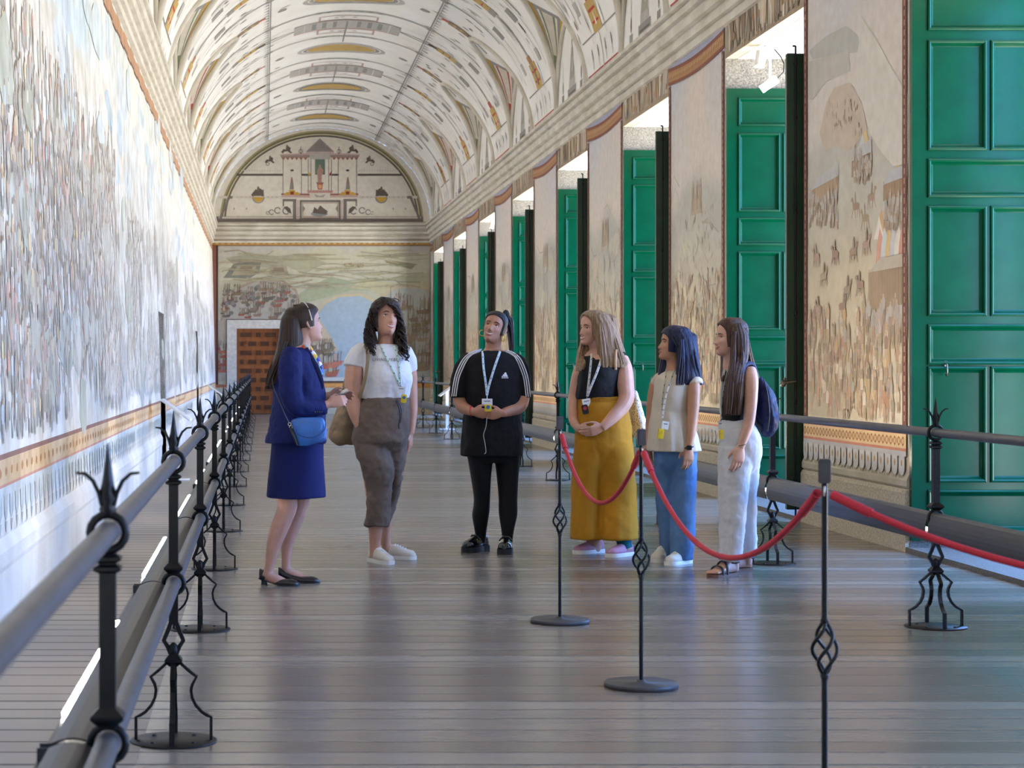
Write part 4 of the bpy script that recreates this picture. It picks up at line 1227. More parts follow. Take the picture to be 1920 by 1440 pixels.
def finish(mb, name, m, root, voxel=None, smooth=6, disp=None, sub=0):
    o = mb.build(name, m, None)
    local(o, root)
    if voxel:
        md = o.modifiers.new('blend', 'REMESH'); md.mode = 'VOXEL'; md.voxel_size = voxel; md.use_smooth_shade = True
        if smooth:
            sm_ = o.modifiers.new('soften', 'SMOOTH'); sm_.factor = .5; sm_.iterations = smooth
    if disp:
        for i, (st_, size) in enumerate(disp):
            tx = bpy.data.textures.new('cloth_folds', 'CLOUDS'); tx.noise_scale = size; tx.noise_depth = 2
            d = o.modifiers.new('folds', 'DISPLACE'); d.texture = tx; d.strength = st_; d.mid_level = .5; d.texture_coords = 'LOCAL'
    return o

HEAD = [(-.117,.020,.074,-.035),(-.112,.030,.083,-.028),(-.10,.042,.088,-.005),(-.08,.053,.087,.022),(-.055,.061,.085,.050),(-.03,.067,.085,.074),(0,.071,.083,.090),(.03,.074,.089,.098),(.06,.073,.086,.097),(.085,.064,.073,.086),(.102,.046,.050,.064),(.112,.026,.026,.036),(.116,.008,.008,.012)]
def head_row(z):
    z = max(-.117, min(.116, z))
    for a, b in zip(HEAD[:-1], HEAD[1:]):
        if a[0] <= z <= b[0]:
            t = (z-a[0])/(b[0]-a[0]); return [a[i]+(b[i]-a[i])*t for i in range(4)]
def gz(v, c, s): return math.exp(-((v-c)/s)**2)
def face_bump(x, z, smile=0.0):
    b = 0.0
    if -.062 < z < .02:
        h = max(0.0, min(1.0, (.016 - z)/.052)); fall = max(0.0, min(1.0, (z+.056)/.012))
        b += (.002 + .021*h**1.2)*fall*gz(x, 0, .0085 + .006*h)
        b += .006*gz(abs(x), .012, .006)*gz(z, -.041, .008)           # wings of the nose
    b -= .010*gz(abs(x), .031, .015)*gz(z, .001, .010)                # eye sockets
    b += .004*gz(abs(x), .030, .020)*gz(z, .022, .008)                # brow
    b += (.005+.004*smile)*gz(abs(x), .041, .018)*gz(z, -.028, .018)   # cheeks
    b += .006*gz(x, 0, .022)*gz(z, -.068, .010)                       # lips
    b -= .004*gz(x, 0, .02)*gz(z, -.084, .006)
    b += .006*gz(x, 0, .018)*gz(z, -.101, .010)
    return b
def face_y(x, z, smile=0.0):
    _, w, f, b = head_row(z)
    return -(f*math.sqrt(max(.02, 1-(x/w)**2)) + face_bump(x, z, smile))

class Head:
    def __init__(s, c, yaw, pitch, roll=0.0, size=1.0):
        s.M = Matrix.Translation(c) @ Matrix.Rotation(math.radians(yaw), 4, 'Z') @ Matrix.Rotation(math.radians(-pitch), 4, 'X') @ Matrix.Rotation(math.radians(roll), 4, 'Y') @ Matrix.Scale(size, 4)
    def skin(s, mb, smile=0.0, ears=True):
        zs = [-.117+.233*i/44 for i in range(45)]; rings = []
        for z in zs:
            _, w, f, b = head_row(z); ring = []
            for j in range(56):
                a = 2*PI*j/56; x = w*math.sin(a)
                cy = math.cos(a)
                if cy > 0: y = -(f*cy) - face_bump(x, z, smile)*min(1.0, cy*2.2)
                else: y = -b*cy
                ring.append(s.M @ Vector((x, y, z)))
            rings.append(ring)
        mb.rings(rings)
        if ears:
            for d in (-1, 1):
                pts = [(.071,.008,.018),(.078,.022,.022),(.081,.028,.006),(.079,.022,-.012),(.074,.010,-.026),(.070,.004,-.030)]
                mb.tube([s.M @ Vector((d*a, b, c)) for a, b, c in pts], [.006,.008,.008,.008,.007,.005], 8)
                mb.tube([s.M @ Vector((d*.066, .012, .012)), s.M @ Vector((d*.075, .018, -.016))], [.010,.010], 8)
    def features(s, root, smile=0.0, teeth=False, iris=(70, 48, 34), brow=(40, 28, 22), lip=(184, 116, 106), sides=(-1, 1), look=(0, 0), lw=.024):
        for d in sides:
            mb = MB(); x0, z0 = d*.031, .001
            r_ = .0118; yc = face_y(x0, z0, smile) + .0075
            bm = bmesh.new(); bmesh.ops.create_uvsphere(bm, u_segments=20, v_segments=12, radius=1)
            mb.bm(bm, 0, True, s.M @ Matrix.Translation((x0, yc, z0)) @ Matrix.Diagonal((.0138, r_, .0072, 1)))
            ix, iz = x0 + look[0]*.004, z0 + look[1]*.0025
            bm = bmesh.new(); bmesh.ops.create_uvsphere(bm, u_segments=14, v_segments=8, radius=1)
            mb.bm(bm, 1, True, s.M @ Matrix.Translation((ix, yc-.0096, iz)) @ Matrix.Diagonal((.0060, .0042, .0060, 1)))
            # upper lid line
            mb.tube([s.M @ Vector((x0+t*.014, face_y(x0+t*.014, z0+.007*(1-t*t)) - .0005, z0+.007*(1-t*t*.9))) for t in (-1,-.5,0,.5,1)], [.001,.0018,.002,.0018,.001], 6, 2)
            mb.tube([s.M @ Vector((x0+t*.013, face_y(x0+t*.013, z0-.006*(1-t*t)) - .0002, z0-.0065*(1-t*t*.9))) for t in (-1,-.5,0,.5,1)], [.0006,.0009,.001,.0009,.0006], 6, 2)
            finish(mb, 'eye', [M['eye_white'], skin_iris(iris), M['lash']], root)
            mb = MB()
            mb.tube([s.M @ Vector((d*x, face_y(d*x, z) - .001, z)) for x, z in ((.014,.018),(.024,.0225),(.036,.023),(.048,.017))], [.0022,.0032,.0028,.0012], 6)
            finish(mb, 'eyebrow', hair_mat(brow), root)
        mb = MB(); up = .004 + .007*smile
        zc_ = -.068
        def lipline(dz, bulge):
            pts = []
            for i in range(9):
                t = -1 + i/4; x = t*lw*(1+.18*smile); z = zc_ + dz*(1-t*t) + up*t*t
                pts.append(s.M @ Vector((x, face_y(x, z, smile) - bulge*(1-t*t*.7), z)))
            return pts
        mb.tube(lipline(.004+.001*smile, .001), [.001,.002,.0028,.003,.0026,.003,.0028,.002,.001], 8)
        mb.tube(lipline(-.006-.004*smile, .0015), [.001,.0022,.0032,.0038,.004,.0038,.0032,.0022,.001], 8)
        finish(mb, 'lips', skin_lip(lip), root)
        mb = MB()
        mb.tube(lipline(-.001-.0015*smile, .0008), [.0008,.0018,.003,.0034,.0036,.0034,.003,.0018,.0008], 8, flat=1.0)
        if teeth: finish(mb, 'teeth', M['teeth'], root)
        else: 
            mb2 = MB(); mb2.tube(lipline(-.0012, .0022), [.0004]+[.0009]*7+[.0004], 6); finish(mb2, 'mouth_line', M['mouth'], root)
    def cap(s, mb, t=.013, side=58, top=.074, low=-.09, back_low=-.09, part=0.0, mi=0, wob=.0):
        """hair lying on the skull, open over the face"""
        nz_, na = 30, 60; grid = []
        for i in range(nz_+1):
            z = low + (.116-low)*i/nz_
            _, w, f, b = head_row(max(z, -.09)); row = []
            hl = side + max(0, -z)*140
            if z > .02: hl = side*math.sqrt(max(0.0, 1 - ((z-.02)/(top-.02))**2)) if z < top else 0.0
            h0 = math.radians(hl) + part*0
            for j in range(na+1):
                a = h0 + (2*PI - 2*h0)*j/na; cy = math.cos(a)
                e_ = 1.0 if hl == 0 else min(1.0, min(j, na-j)/2.5)           # thin at the hairline
                g = (t*(1 + wob*math.sin(9*a + 360*z)))*(.12 + .88*e_)
                w2, f2, b2 = w+g, f+g*.8, max(b, .05)+g
                zz = z + g*.9*max(0.0, (z-.05)/.066)
                row.append(s.M @ Vector((w2*math.sin(a), -(f2*cy if cy > 0 else b2*cy), zz)))
            grid.append(row)
        mb.rings(grid, mi, cap=False, closed=False)
        mb.add(grid[-1], [list(range(na+1))], mi, smooth=True)

_cache = {}
def skin_iris(c):
    k_ = ('iris', c)
    if k_ not in _cache: _cache[k_] = mat('iris', c, .15)
    return _cache[k_]
def skin_lip(c):
    k_ = ('lip', c)
    if k_ not in _cache: _cache[k_] = mat('lips', c, .4)
    return _cache[k_]
def hair_mat(c, hi=None):
    k_ = ('hair', c)
    if k_ not in _cache: _cache[k_] = mat('hair', c, .38, var=1 if hi else .5, vscale=9, col2=hi, bump=.4, bscale=20, stretch=(9, 9, .35), spec=.28)
    return _cache[k_]
def skin_mat(c):
    k_ = ('skin', c)
    if k_ not in _cache: _cache[k_] = mat('skin', c, .5, var=.25, vscale=14, col2=tuple(q*.9 for q in c), sss=.12)
    return _cache[k_]
def cloth(c, rough=.85, var=.15, bump=.15, bs=240, sheen=.0):
    k_ = ('cloth', c, rough)
    if k_ not in _cache: _cache[k_] = mat('cloth', c, rough, var=var, vscale=6, bump=bump*.35, bscale=bs, sheen=sheen, spec=.3)
    return _cache[k_]
M['eye_white'] = mat('eye_white', (226, 222, 216), .25)
M['lash'] = mat('lashes', (26, 20, 18), .6)
M['teeth'] = mat('teeth', (236, 230, 218), .3)
M['mouth'] = mat('mouth_line', (110, 56, 52), .6)
M['gold'] = mat('gold', (206, 170, 96), .3, metal=1)
M['silver'] = mat('silver', (200, 200, 204), .25, metal=1)

def hand(mb, wrist, fwd, thumb, curl=.35, size=1.0, spread=.022, palm=None):
    """palm, four jointed fingers and a thumb; fwd along the fingers, thumb towards the thumb side"""
    f = Vector(fwd).normalized(); t = Vector(thumb); t = (t - f*t.dot(f)).normalized()
    n = f.cross(t)
    if palm is not None and n.dot(Vector(palm)) < 0: n = -n              # n: the way the fingers curl
    W = Vector(wrist); S_ = size
    L = lambda a, b, c: W + (f*a + t*b + n*c)*S_
    rings = []
    for a, hw, ht in ((-.02,.025,.019),(0,.026,.018),(.025,.036,.017),(.055,.041,.0145),(.08,.041,.012),(.09,.037,.009)):
        rings.append([L(a, hw*math.cos(2*PI*j/16), ht*math.sin(2*PI*j/16)) for j in range(16)])
    mb.rings(rings)
    for i, (off, l0, l1, l2, r_) in enumerate(((.030,.040,.025,.020,.0083),(.0105,.044,.029,.021,.0086),(-.0095,.041,.027,.020,.0081),(-.029,.032,.020,.017,.0071))):
        a = (1.5-i)*spread; c = curl*(1+.12*i)
        p = Vector((.082 - .004*abs(i-1), off, 0)); pts = [p.copy()]; ang = c*.7
        for l in (l0, l1, l2):
            p = p + Vector((math.cos(ang)*math.cos(a)*l, math.sin(a)*l, math.sin(ang)*l)); pts.append(p.copy()); ang += c*1.1
        tip = pts[-1]
        mb.tube([L(-.0 + .060, off*.95, 0)] + [L(*q) for q in pts], [S_*r_*1.0, S_*r_*1.05, S_*r_, S_*r_*.92, S_*r_*.72], 10)
    th = [(.012,.020,.004),(.034,.044,.012),(.060,.056,.020),(.082,.056,.026)]
    mb.tube([L(*q) for q in th], [S_*.0135, S_*.0115, S_*.0095, S_*.0072], 10)

def shoe(root, ankle, yaw, L, W_, style, ms, name='shoe'):
    """ankle: where the ankle stands, brought down to the floor"""
    ya = math.radians(yaw); f = Vector((math.sin(ya), -math.cos(ya), 0)); sd = Vector((math.cos(ya), math.sin(ya), 0))
    heel = Vector((ankle[0], ankle[1], 0)) - f*(L*.22)
    heel_h = {'pump': .035, 'loafer': .0, 'sneaker': 0, 'slip': 0}.get(style, 0)
    sole = {'pump': .006, 'loafer': .038, 'sneaker': .024, 'slip': .026}[style]
    def base(u): return heel_h*max(0, 1-u/.62)**1.3 if heel_h else 0
    wid = lambda u: W_*(.62 + .1*u if u < .3 else .65 + .35*math.sin(min(1, (u-.3)/.42)*PI/2)) * (1 if u < .8 else max(.05, math.sqrt(max(0, 1-((u-.8)/.205)**2))))
    hts = {'pump': [(0,.055),(.12,.052),(.25,.040),(.45,.030),(.6,.034),(.8,.036),(.94,.026),(1,.008)],
           'loafer': [(0,.075),(.2,.078),(.38,.085),(.55,.078),(.75,.060),(.92,.048),(1,.020)],
           'sneaker': [(0,.062),(.2,.066),(.36,.078),(.55,.066),(.75,.046),(.92,.038),(1,.014)],
           'slip': [(0,.060),(.2,.060),(.36,.066),(.55,.056),(.75,.040),(.92,.032),(1,.012)]}[style]
    def ht(u):
        for a, b in zip(hts[:-1], hts[1:]):
            if a[0] <= u <= b[0]: return a[1] + (b[1]-a[1])*(u-a[0])/(b[0]-a[0])
    us = [0, .02, .06, .12, .2, .3, .4, .5, .6, .7, .8, .87, .92, .96, .985, 1]
    mb = MB(); rings = []
    for u in us:
        z0 = base(u) + sole; w = wid(u)*(.55 if u == 0 else .85 if u == .02 else 1)/2; h = ht(u)
        rings.append([heel + f*(u*L) + sd*(w*math.cos(PI*j/10)) + Vector((0,0,z0 + h*math.sin(PI*j/10)**.75)) for j in range(11)] + [heel + f*(u*L) + sd*(w*q) + Vector((0,0,z0)) for q in (-.5, 0, .5)])
    mb.rings(rings)
    o = finish(mb, name, ms[0], root)
    mb = MB(); rings = []
    for u in us:
        z1 = base(u) + sole + .001; z0 = base(u); w = (wid(u)*(.62 if u == 0 else .9 if u == .02 else 1)/2) + (.004 if style != 'pump' else .0)
        rings.append([heel + f*(u*(L+.006)-.003) + sd*(w*a) + Vector((0,0,b)) for a, b in ((1,z0),(1.02,(z0+z1)/2),(1,z1),(-1,z1),(-1.02,(z0+z1)/2),(-1,z0))])
    mb.rings(rings, smooth=False)
    if style == 'pump':
        mb.lathe([(.020,0),(.017,.015),(.022,.036)], heel + f*.028, 12)
    q = finish(mb, 'sole', ms[1], root); q.parent = o; 
    if style == 'sneaker':
        mb = MB()
        for i in range(5):
            u = .42 + i*.07; z = sole + ht(u) + .001; w = .024
            mb.tube([heel+f*(u*L)+sd*-w+Vector((0,0,z-.008)), heel+f*((u+.02)*L)+Vector((0,0,z+.002)), heel+f*(u*L)+sd*w+Vector((0,0,z-.008))], .0035, 6)
        q = finish(mb, 'laces', ms[2], root); q.parent = o
    if style == 'loafer':
        mb = MB(); u = .52; z = sole + ht(u)
        mb.tube([heel+f*(u*L)+sd*-.045+Vector((0,0,z-.03)), heel+f*((u+.03)*L)+sd*-.02+Vector((0,0,z)), heel+f*((u+.03)*L)+sd*.02+Vector((0,0,z)), heel+f*(u*L)+sd*.045+Vector((0,0,z-.03))], .007, 6)
        q = finish(mb, 'strap', ms[0], root); q.parent = o
    return o

from mathutils.bvhtree import BVHTree
def skinfit(objs):
    """tree over the finished shapes of a figure, to lay straps and badges on their surface"""
    dg = bpy.context.evaluated_depsgraph_get(); vs = []; fs = []
    for o in objs:
        e = o.evaluated_get(dg); me = e.to_mesh(); b = len(vs); mw = o.matrix_world if o.parent is None else Matrix.Translation(o.parent.location)
        vs += [mw @ v.co for v in me.vertices]; fs += [[b+i for i in p.vertices] for p in me.polygons]; e.to_mesh_clear()
    return BVHTree.FromPolygons(vs, fs)
def lay(tree, p, lift=.006):
    """p moved along the line of sight onto the front of the figure"""
    o = Vector((0, 0, H)); dr = (p - o).normalized()
    h = tree.ray_cast(o, dr, 40)
    return h[0] - dr*lift if h[0] is not None and abs(h[0].y - p.y) < .35 else p

def person(label, loc):
    return thing('person', label, 'person', loc, 0, 'visitors looking up at the paintings')

def lanyard(fig, label, a, b, j, card, recv, recv_col, strap_col, d, group='visitor lanyards', tilt=0.0, dots=True, accent=(40, 120, 190), fit=None):
    """a, b: where the two straps leave the neck; j: where they join; card and recv: middle, width, height"""
    t = thing('lanyard', label, 'lanyard', fig.p(j[0], j[1], j[2]), 0, group)
    mb = MB()
    for q in (a, b):
        pts = cr([tuple(x) for x in q] + [tuple(j)], 5)
        mb.tube([lay(fit, fig.p(*x), .005) for x in pts], .0085, 8, flat=.18, up=(0, 1, 0))
    finish(mb, 'strap', cloth(strap_col, .6), t)
    if dots:
        mb = MB()
        for q in (a, b):
            pts = cr([tuple(x) for x in q] + [tuple(j)], 8)
            for i in range(3, len(pts)-2, 3):
                v, w = lay(fit, fig.p(*pts[i]), .0085), lay(fit, fig.p(*pts[i+1]), .0085)
                mb.tube([v.lerp(w, .1), v.lerp(w, .7)], .003, 5, flat=.3, up=(0, 1, 0))
        finish(mb, 'strap_print', cloth(accent, .6), t)
    mb = MB()
    c = lay(fit, fig.p(card[0], card[1], j[2]), .016); w, h = card[2]*fig.k/2, card[3]*fig.k/2
    mb.tube([lay(fit, fig.p(*j), .008), c + Vector((0, 0, h))], .003, 6); finish(mb, 'clip', M['silver'], t)
    R = Matrix.Translation(c) @ Matrix.Rotation(tilt, 4, 'Y')
    def slab(m, name, w, h, th, parent=None, at=(0,0,0), rnd_=.003):
        bm = bmesh.new(); bmesh.ops.create_cube(bm, size=1)
        for v in bm.verts: v.co = Vector((v.co.x*2*w + at[0], v.co.y*th + at[1], v.co.z*2*h + at[2]))
        bmesh.ops.bevel(bm, geom=bm.edges[:], offset=min(rnd_, th*.4), segments=2, affect='EDGES')
        q = MB(); q.bm(bm, mat=R); return finish(q, name, m, t)
    slab(M['badge_card'], 'badge_card', w, h, .004)
    slab(M['badge_print'], 'card_print', w*.6, h*.12, .0015, at=(0, -.003, h*.35)); 
    R = Matrix.Translation(fig.p(recv[0], recv[1], recv[4]) if len(recv) > 4 else lay(fit, fig.p(recv[0], recv[1], j[2]), .02)) @ Matrix.Rotation(tilt, 4, 'Y') @ Matrix.Translation((0, -.012, 0))
    slab(recv_col[0], 'receiver', recv[2]*fig.k/2, recv[3]*fig.k/2, .014, rnd_=.005)
    bm = bmesh.new(); bmesh.ops.create_cone(bm, segments=20, radius1=1, radius2=1, depth=1, cap_ends=True)
    q = MB(); q.bm(bm, mat=R @ Matrix.Translation((0, -.008, recv[3]*fig.k*.12)) @ Matrix.Rotation(PI/2, 4, 'X') @ Matrix.Diagonal((recv[2]*fig.k*.28, recv[2]*fig.k*.28, .003, 1)))
    finish(q, 'button', recv_col[1], t)
    return t
M['badge_card'] = mat('badge_card', (226, 228, 230), .4)
M['badge_print'] = mat('badge_print', (120, 126, 134), .6)
M['yellow_plastic'] = mat('yellow_plastic', (222, 196, 46), .35)
M['black_plastic'] = mat('black_plastic', (24, 24, 26), .35)
M['blue_button'] = mat('blue_button', (30, 110, 170), .35)
M['red_button'] = mat('red_button', (190, 40, 60), .35)
M['grey_button'] = mat('grey_button', (206, 180, 60), .4)

def strands(mb, fig, specs, r_, seed=1, mi=0):
    """loose locks along a path of picture points"""
    q = random.Random(seed)
    for pts, n, spread, dsp in specs:
        for _ in range(n):
            ox, od = q.uniform(-spread, spread), q.uniform(-dsp, dsp); ph = q.uniform(0, 6)
            rr = cr([(a + ox*(.4+.6*i/len(pts)), b, d + od) for i, (a, b, d) in enumerate(pts)], 4)
            P_ = [fig.p(*x) + Vector((.003*math.sin(ph+i*.5), 0, 0)) for i, x in enumerate(rr)]
            mb.tube(P_, [r_*(.6 + .4*math.sin(PI*min(1, (i+1)/len(P_)*1.0)*.9)) for i in range(len(P_))], 6, mi)
def curls(mb, fig, paths, r_, amp, turns, seed=2):
    q = random.Random(seed)
    for pts, n, spread, dsp in paths:
        for _ in range(n):
            ox, od, ph, tw = q.uniform(-spread, spread), q.uniform(-dsp, dsp), q.uniform(0, 6), q.uniform(.8, 1.25)*turns
            end = q.uniform(.75, 1.0)
            rr = cr([(a + ox*(.5+.5*i/len(pts)), b, d + od) for i, (a, b, d) in enumerate(pts)], 10)
            rr = rr[:max(6, int(len(rr)*end))]
            mb.tube([fig.p(*x) + Vector((amp*math.cos(ph+i*tw), amp*math.sin(ph+i*tw), 0)) for i, x in enumerate(rr)], [r_*(1 if i < len(rr)-3 else .6) for i in range(len(rr))], 6)
V3 = Vector
# ------------------------------------------------------------------ the guide in the blue suit
A = Fig(11.85, 440, 540, 2.4832)
base = A.g(225, 1378); base.z = 0
root = PERSON = person('woman in a royal blue suit with long dark hair and black pumps, holding a phone', base)
SK = skin_mat((198, 150, 130)); navy = cloth((13, 26, 88), .8, .2); navy_d = cloth((11, 21, 70), .8, .2)
hA = Head(A.p(332, 166), 112, 10, 0, .97)
mb = MB()
hA.skin(mb)
A.limb(mb, [(318, 190, 0, 52), (312, 235, 0, 46), (300, 275, 0, 55)])
A.sil(mb, [(262,262,330,.07),(300,225,345,.13),(400,210,385,.15),(520,205,400,.14),(700,190,400,.15),(800,190,395,.15),(900,200,390,.14)], ex=2)
for pts in ([(240,900,-.07,62),(242,975,-.07,50),(246,1020,-.07,46),(226,1075,-.07,44),(204,1130,-.07,42),(184,1190,-.07,35),(170,1250,-.07,26),(160,1305,-.07,21),(150,1345,-.07,24)],
            [(300,900,.07,60),(306,975,.07,46),(300,1020,.07,42),(276,1090,.07,38),(254,1150,.07,34),(242,1210,.07,27),(240,1270,.07,21),(238,1320,.07,22)]):
    A.limb(mb, pts)
A.limb(mb, [(150,1335,-.07,26),(200,1360,-.07,24),(240,1372,-.07,17)]); A.limb(mb, [(238,1315,.07,24),(300,1345,.07,22),(345,1358,.07,15)])
A.limb(mb, [(395,556,-.14,22),(425,545,-.13,20),(436,540,-.13,19)]); A.limb(mb, [(390,520,.02,22),(420,506,.0,19),(440,500,.0,18)])
hand(mb, A.p(438,540,-.13), (1,.15,.28), (0,.5,.9), .75, .98, palm=(0,1,.1))
hand(mb, A.p(442,502,.0), (1,-.1,-.02), (-.1,-.2,1), .35, .98, palm=(0,-1,-.2))
finish(mb, 'body', SK, root, .005, 5)
hA.features(root, .5, False, sides=(-1, 1), look=(0, .5))
mb = MB()   # skirt
A.sil(mb, [(690,175,415,.165),(760,168,415,.17),(850,160,416,.175),(930,150,420,.18),(975,146,422,.185)], fold=(.02, 4, 1))
finish(mb, 'skirt', navy, root, .008, 3, [(.010, .18)])
mb = MB()   # jacket
A.sil(mb, [(262,248,326,.075),(285,226,345,.13),(310,208,362,.17),(345,196,376,.185),(400,188,400,.19),(460,182,416,.185),(520,178,424,.18),(580,172,426,.18),(650,160,426,.19),(700,146,427,.2),(722,140,424,.2)])
A.limb(mb, [(262,302,-.13,44),(258,350,-.19,54),(256,420,-.21,54),(262,490,-.21,52),(285,545,-.20,50),(345,560,-.18,42),(400,556,-.145,36),(424,552,-.135,34)])
A.limb(mb, [(300,310,.12,44),(320,400,.18,50),(340,490,.16,46),(390,515,.06,36),(424,508,.03,33)])
finish(mb, 'jacket', navy, root, .008, 5, [(.022, .11), (.010, .05)])
mb = MB()   # lapel, buttons
A.limb(mb, [(330,280,-.11,12),(352,330,-.115,19),(380,385,-.11,20),(402,440,-.10,14),(408,470,-.1,6)], flat=.5)
finish(mb, 'lapel', navy_d, root)
mb = MB()
for i in range(4):
    mb.lathe([(0,-.004),(.008,-.003),(.008,.003),(0,.004)], A.p(372+i*10, 577, -.21+.008*i), 8)
finish(mb, 'cuff_buttons', M['black_plastic'], root)
def scarf_mat():
    m = bpy.data.materials.new('printed_silk'); m.use_nodes = True; nt = m.node_tree
    v = nt.nodes.new('ShaderNodeTexVoronoi'); v.inputs['Scale'].default_value = 38
    tc = nt.nodes.new('ShaderNodeTexCoord'); nt.links.new(tc.outputs['Object'], v.inputs['Vector'])
    sp = nt.nodes.new('ShaderNodeSeparateColor'); nt.links.new(v.outputs['Color'], sp.inputs[0])
    cr_ = nt.nodes.new('ShaderNodeValToRGB'); cr_.color_ramp.interpolation = 'CONSTANT'
    cols = [(0,(24,60,190)),(.25,(230,232,236)),(.45,(40,170,160)),(.6,(220,190,80)),(.75,(30,40,90)),(.88,(200,90,60))]
    e = cr_.color_ramp.elements
    while len(e) < len(cols): e.new(.5)
    for q, (p, c) in zip(e, cols): q.position = p; q.color = lin(c) + [1]
    nt.links.new(sp.outputs[0], cr_.inputs[0]); b = nt.nodes['Principled BSDF']; nt.links.new(cr_.outputs[0], b.inputs['Base Color']); b.inputs['Roughness'].default_value = .4
    return m
M['scarf'] = scarf_mat()
mb = MB()
A.limb(mb, [(318,268,-.07,14),(332,292,-.085,17),(350,320,-.095,17),(372,352,-.09,19),(388,385,-.075,18),(396,420,-.06,13)], flat=.8)
A.limb(mb, [(335,270,.03,16),(365,320,.02,20),(390,365,.0,20),(400,410,-.02,14)])
finish(mb, 'scarf', M['scarf'], root, .006, 3, [(.012, .05)])
mb = MB()   # hair
hA.cap(mb, .014, side=70, top=.07, low=-.02)
A.sil(mb, [(112,232,322,.078),(130,222,320,.085),(150,214,322,.098),(200,208,322,.10),(245,203,326,.10),(280,196,318,.105),(320,184,300,.12),(370,170,262,.12),(410,158,236,.11),(445,150,208,.08),(470,152,190,.045)], n=44, dome=26, fold=(.035, 11, .4))
strands(mb, A, [([(240,250,-.10),(205,330,-.12),(178,400,-.10),(160,455,-.06)], 16, 16, .03), ([(215,230,0),(190,320,0),(162,400,0),(152,470,0)], 10, 8, .07)], .006, 3)
finish(mb, 'hair', hair_mat((30, 22, 19), (64, 46, 34)), root)
mb = MB()
mb.tube([hA.M @ V3((.0925*math.cos(a), -.002 + .002*math.sin(a), .018+.118*math.sin(a))) for a in [PI*i/16 for i in range(17)]], .0045, 8)
finish(mb, 'headband', mat('headband', (196, 188, 176), .5), root)
mb = MB(); mb.lathe([(0,-.007),(.005,-.004),(.005,.004),(0,.007)], hA.M @ V3((.08, .012, -.042)), 10); mb.tube([hA.M @ V3((.08,.012,-.03)), hA.M @ V3((.08,.012,-.037))], .002, 6)
finish(mb, 'earring', M['gold'], root)
blk = mat('black_leather', (30, 28, 32), .35, var=.2, vscale=20)
shoe(root, A.p(157, 0, -.04), 68, .25, .085, 'pump', (blk, blk)); shoe(root, A.p(246, 0, .06), 88, .25, .085, 'pump', (blk, blk))
# phone and shoulder bag
bm = bmesh.new(); bmesh.ops.create_cube(bm, size=1)
for v in bm.verts: v.co = V3((v.co.x*.075, v.co.y*.068, v.co.z*.007))
bmesh.ops.bevel(bm, geom=bm.edges[:], offset=.0035, segments=2, affect='EDGES')
mb = MB(); mb.bm(bm, mat=Matrix.Translation(A.p(502, 487, -.055)) @ Matrix.Rotation(-.48, 4, 'Y') @ Matrix.Rotation(.25, 4, 'X'))
o = mb.build('phone', mat('phone_case', (186, 190, 200), .25, metal=.6)); recenter(o); tag(o, 'slim silver phone held up by the woman in the blue suit', 'phone')
bag = thing('shoulder_bag', 'small shiny blue shoulder bag at the hip of the woman in the blue suit', 'bag', A.p(345, 740, -.24))
M['bag_blue'] = mat('bag_blue_leather', (52, 112, 190), .28, var=.3, vscale=12, bump=.2, bscale=120)
mb = MB()
A.sil(mb, [(602,300,405,.02,-.25),(615,268,416,.032,-.25),(650,262,426,.04,-.25),(690,275,427,.042,-.25),(712,286,415,.04,-.25),(735,296,345,.03,-.25)], ex=3)
finish(mb, 'body', M['bag_blue'], bag, .005, 3)
mb = MB()
mb.tube([A.p(*q) for q in cr([(268,622,-.285),(285,670,-.295),(335,694,-.299),(385,688,-.299),(418,660,-.293),(424,630,-.285)], 6)], .004, 6)
finish(mb, 'flap_seam', mat('bag_seam', (36, 84, 150), .4), bag)
mb = MB(); A.limb(mb, [(255,632,-.262,9),(268,665,-.28,11),(282,700,-.285,10),(292,732,-.28,6)], flat=.5); finish(mb, 'gusset', M['black_plastic'], bag)
mb = MB()
mb.tube([A.p(*q) for q in cr([(256,632,-.27),(235,590,-.262),(205,520,-.245),(182,465,-.215),(176,420,-.16)], 6)], .0055, 8, flat=.5)
finish(mb, 'strap', mat('bag_strap', (70, 72, 80), .4, metal=.3), bag)
mb = MB()
for q in ((256,634,-.272),(262,648,-.276)): mb.tube([A.p(*q) + V3((.009*math.cos(a), -.003, .009*math.sin(a))) for a in [PI*i/6 for i in range(12)]], .0028, 6, closed=True)
finish(mb, 'buckle', M['silver'], bag)

# ------------------------------------------------------------------ woman in the white T-shirt
B = Fig(13.1, 440, 540, 2.4832)
base = B.g(690, 1278); base.z = 0
root = PERSON = person('woman with dark curly hair in a white T-shirt and brown linen trousers', base)
SK = skin_mat((206, 156, 132)); white = cloth((226, 226, 230), .85, .06); linen = cloth((118, 104, 94), .9, .3, .3)
hB = Head(B.p(701, 143), 22, 13, 6, 1.08)
mb = MB(); hB.skin(mb, .8)
B.limb(mb, [(704,190,0,40),(704,240,.01,38),(700,285,.02,48)])
B.sil(mb, [(268,650,745,.07),(300,615,790,.10),(380,610,805,.12),(510,600,800,.12),(700,580,780,.13)], ex=2)
B.limb(mb, [(590,320,0,42),(564,360,-.0,45),(555,420,-.02,44),(552,500,-.03,40),(556,550,-.05,37),(570,600,-.06,33),(584,645,-.07,24),(592,680,-.07,19)])
hand(mb, B.p(592,678,-.07), (.04,-.1,-1), (.35,-.9,0), .38, 1.0, palm=(1,.3,0))
B.limb(mb, [(800,330,.04,36),(816,400,.08,34),(822,480,.09,30),(826,560,.08,27),(824,630,.06,21),(818,680,.05,17)])
hand(mb, B.p(818,680,.05), (0,-.1,-1), (-.35,-.9,0), .4, .95, palm=(-1,.3,0))
